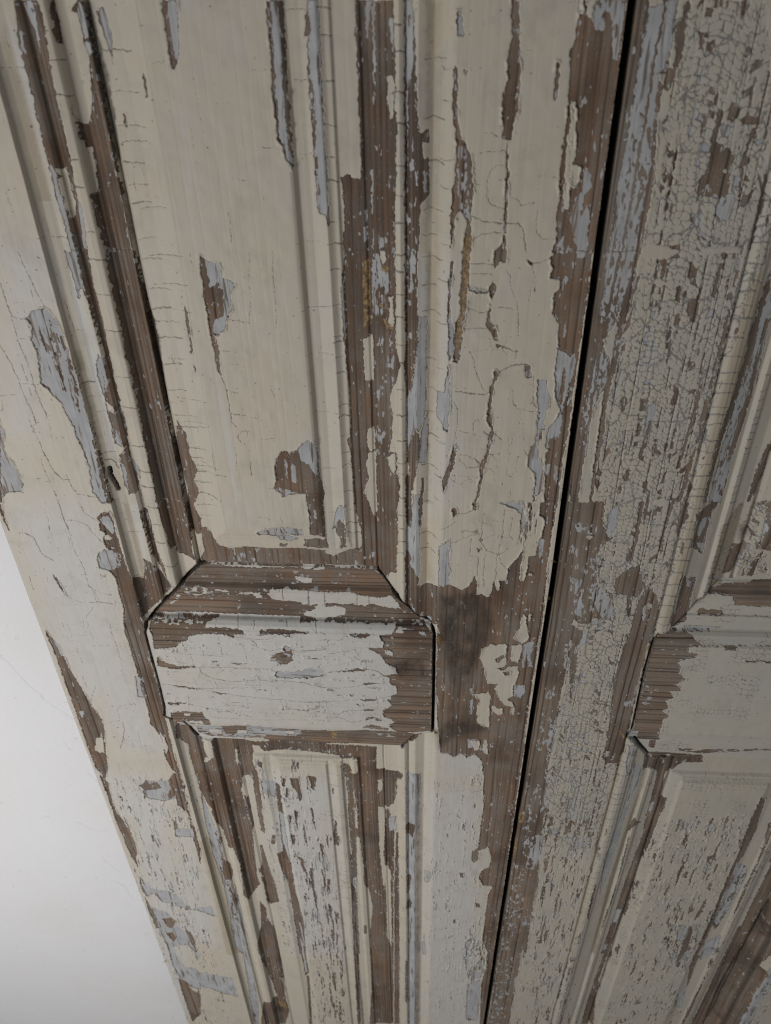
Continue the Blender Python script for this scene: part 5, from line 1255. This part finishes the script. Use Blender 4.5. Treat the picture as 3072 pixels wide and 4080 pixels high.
# ---------------- objects ----------------
def root(name,label,cat,loc,group=None):
    e=bpy.data.objects.new(name,None); sc.collection.objects.link(e); e.location=loc; e.empty_display_size=.05
    e['label']=label; e['category']=cat
    if group: e['group']=group
    return e
NAMES=[('stile',None),('stile',None),('moulding',None),('moulding',None),('moulding',None),('moulding',None),('panel',None),('panel',None),('rail',None),('moulding',None),('moulding',None)]
def box(name,par,x0,x1,y0,y1,z0,z1,mat):
    me=bpy.data.meshes.new(name); v=[(x,y,z) for x in (x0,x1) for y in (y0,y1) for z in (z0,z1)]
    me.from_pydata([tuple(c/1000 for c in p) for p in v],[],[(0,1,3,2),(4,6,7,5),(0,4,5,1),(2,3,7,6),(0,2,6,4),(1,5,7,3)])
    me.materials.append(mat); o=bpy.data.objects.new(name,me); sc.collection.objects.link(o)
    if par: o.parent=par
    return o
dl=root('door_leaf','cream door leaf with large peeled patches of brown wood, beside the white wall','door leaf',(0,0,0))
Pp,att,ids=build_leaf('L'); n=list(NAMES); n[0]=('stile','outer stile with smooth off-white paint and a bare brown edge'); n[1]=('stile','meeting stile with bare, grey-stained wood next to the rail'); emit(dl,Pp,att,ids,n,(mv,mh))
dr=root('door_leaf','greyer door leaf covered in finely crazed flaking paint, right of the dark gap','door leaf',(0,0,0))
Pp,att,ids=build_leaf('R'); n=list(NAMES); n[0]=('stile','meeting stile with crazed paint and a bluish worn edge'); emit(dr,Pp,att,ids,n,(mv2,mh2))
del Pp,att,ids
box('back_board',dl,-316,82,26,33,-1255,50,mdark); box('back_board',dr,92,452,26,33,-1255,50,mdark)
box('rebate_strip',dl,70,98,33.5,38,-1255,50,mdark)
# torn wood fibres
def tube(name,par,paths,mat):
    vs=[];fs=[]
    for pts,r in paths:
        b=len(vs); n_=len(pts)
        for i,p in enumerate(pts):
            p=Vector(p); d=(Vector(pts[min(i+1,n_-1)])-Vector(pts[max(i-1,0)])).normalized(); s_=d.orthogonal().normalized(); t_=d.cross(s_)
            rr=r*(1-.75*i/(n_-1))
            for k in range(5): an=k*math.tau/5; vs.append(tuple((p+s_*rr*math.cos(an)+t_*rr*math.sin(an))/1000))
        for i in range(n_-1):
            for k in range(5): fs.append((b+i*5+k,b+i*5+(k+1)%5,b+i*5+5+(k+1)%5,b+i*5+5+k))
        fs.append(tuple(b+k for k in range(5))[::-1]); fs.append(tuple(b+(n_-1)*5+k for k in range(5)))
    me=bpy.data.meshes.new(name); me.from_pydata(vs,[],fs); me.materials.append(mat)
    o=bpy.data.objects.new(name,me); sc.collection.objects.link(o); o.parent=par; return o
rf=random.Random(3)
def tuft(name,par,u,v,h,n_,ln,spread,mat,dirx=1,r=.22):
    P_=[]
    for i in range(n_):
        a=rf.uniform(-spread,spread); L=ln*rf.uniform(.5,1.2); x=u+rf.uniform(-.8,.8); z=v+rf.uniform(-1.5,1.5); pts=[(x,-h,z)]
        for k in range(1,5): pts.append((x+dirx*L*k/4*math.cos(a)+rf.uniform(-.4,.4),-h-k*rf.uniform(.1,.5),z+L*k/4*math.sin(a)+rf.uniform(-.4,.4)))
        P_.append((pts,r*rf.uniform(.5,1.1)))
    return tube(name,par,P_,mat)
tuft('wood_fibre',dl,4.5,-398,.4,34,4.5,1.2,mfib); tuft('wood_fibre',dl,4.5,-507,.3,20,3.5,1.1,mfib)
tuft('wood_fibre',dl,-314.5,-945,.5,9,6,1.3,mor,-1,.35)
tuft('wood_fibre',dl,84,-318,.2,5,4,.5,mfib); tuft('wood_fibre',dl,84,-352,.2,4,4,.4,mfib)
# ---------------- the wall ----------------
def wall():
    us=np.concatenate([np.arange(-1500,-720,20.),np.arange(-720,-300,1.6),np.arange(-300,900,20.)]); vs=np.concatenate([np.arange(600,-150,-20.),np.arange(-150,-1300,-1.6),np.arange(-1300,-1900,-20.)])
    X,Y=np.meshgrid(us.astype(f32),vs.astype(f32)); K=np.full(X.shape,9,f32)
    for pts in WALLC:
        d=pdist(pts,X+(noise(X/6,Y/6,61)-.5)*3,Y+(noise(X/6,Y/6,62)-.5)*3,False); K=np.minimum(K,d)
    H=-38+(noise(X/60,Y/60,63)-.5)*1.0+(noise(X/14,Y/14,64)-.5)*.25-sstep(1.6,0,K)*.25
    P=np.stack([X,-H,Y],-1)/1000; ny,nx=X.shape; Pp=np.stack([np.pad(P[...,k],1,mode='edge') for k in range(3)],-1)
    for sl in ((0,slice(None)),(-1,slice(None)),(slice(None),0),(slice(None),-1)): Pp[sl][...,1]=0.16
    K=np.pad(K,1,mode='edge'); ny,nx=K.shape; idx=np.arange(ny*nx).reshape(ny,nx)
    q=np.stack([idx[:-1,:-1],idx[1:,:-1],idx[1:,1:],idx[:-1,1:]],-1).reshape(-1,4); m=len(q)
    me=bpy.data.meshes.new('plaster_wall'); me.vertices.add(ny*nx); me.vertices.foreach_set('co',Pp.astype(f32).ravel())
    me.loops.add(m*4); me.loops.foreach_set('vertex_index',q.astype(np.int32).ravel()); me.polygons.add(m); me.polygons.foreach_set('loop_start',np.arange(0,m*4,4,dtype=np.int32))
    me.polygons.foreach_set('use_smooth',np.ones(m,bool)); me.update(calc_edges=True)
    at=me.attributes.new('K','FLOAT','POINT'); at.data.foreach_set('value',K.ravel().astype(f32))
    t=NT('white_plaster'); co=t.n('ShaderNodeTexCoord').outputs['Object']
    c=t.mix(t.step(t.noise(co,9,3),.3,.7),(.85,.85,.88),(.835,.825,.83))
    c=t.mix(t.math('MULTIPLY',t.step(t.noise(co,120,2),.70,.78),.35),c,(.5,.45,.40))
    cr=t.math('SUBTRACT',1.0,t.step(t.att('K'),.1,1.6)); c=t.mix(t.math('MULTIPLY',cr,.2),c,(.42,.42,.45))
    bp=t.n('ShaderNodeBump',None,Strength=.35,Distance=.001,Height=t.noise(co,160,4,.6)).outputs[0]
    bs=t.n('ShaderNodeBsdfPrincipled',None,Base_Color=c,Roughness=.85,Normal=bp); o=t.n('ShaderNodeOutputMaterial'); t.t.links.new(bs.outputs[0],o.inputs[0])
    me.materials.append(t.m); o=bpy.data.objects.new('plaster_wall',me); sc.collection.objects.link(o)
    o['label']='smooth white plaster wall with hairline cracks, left of the doors'; o['category']='wall'
wall()
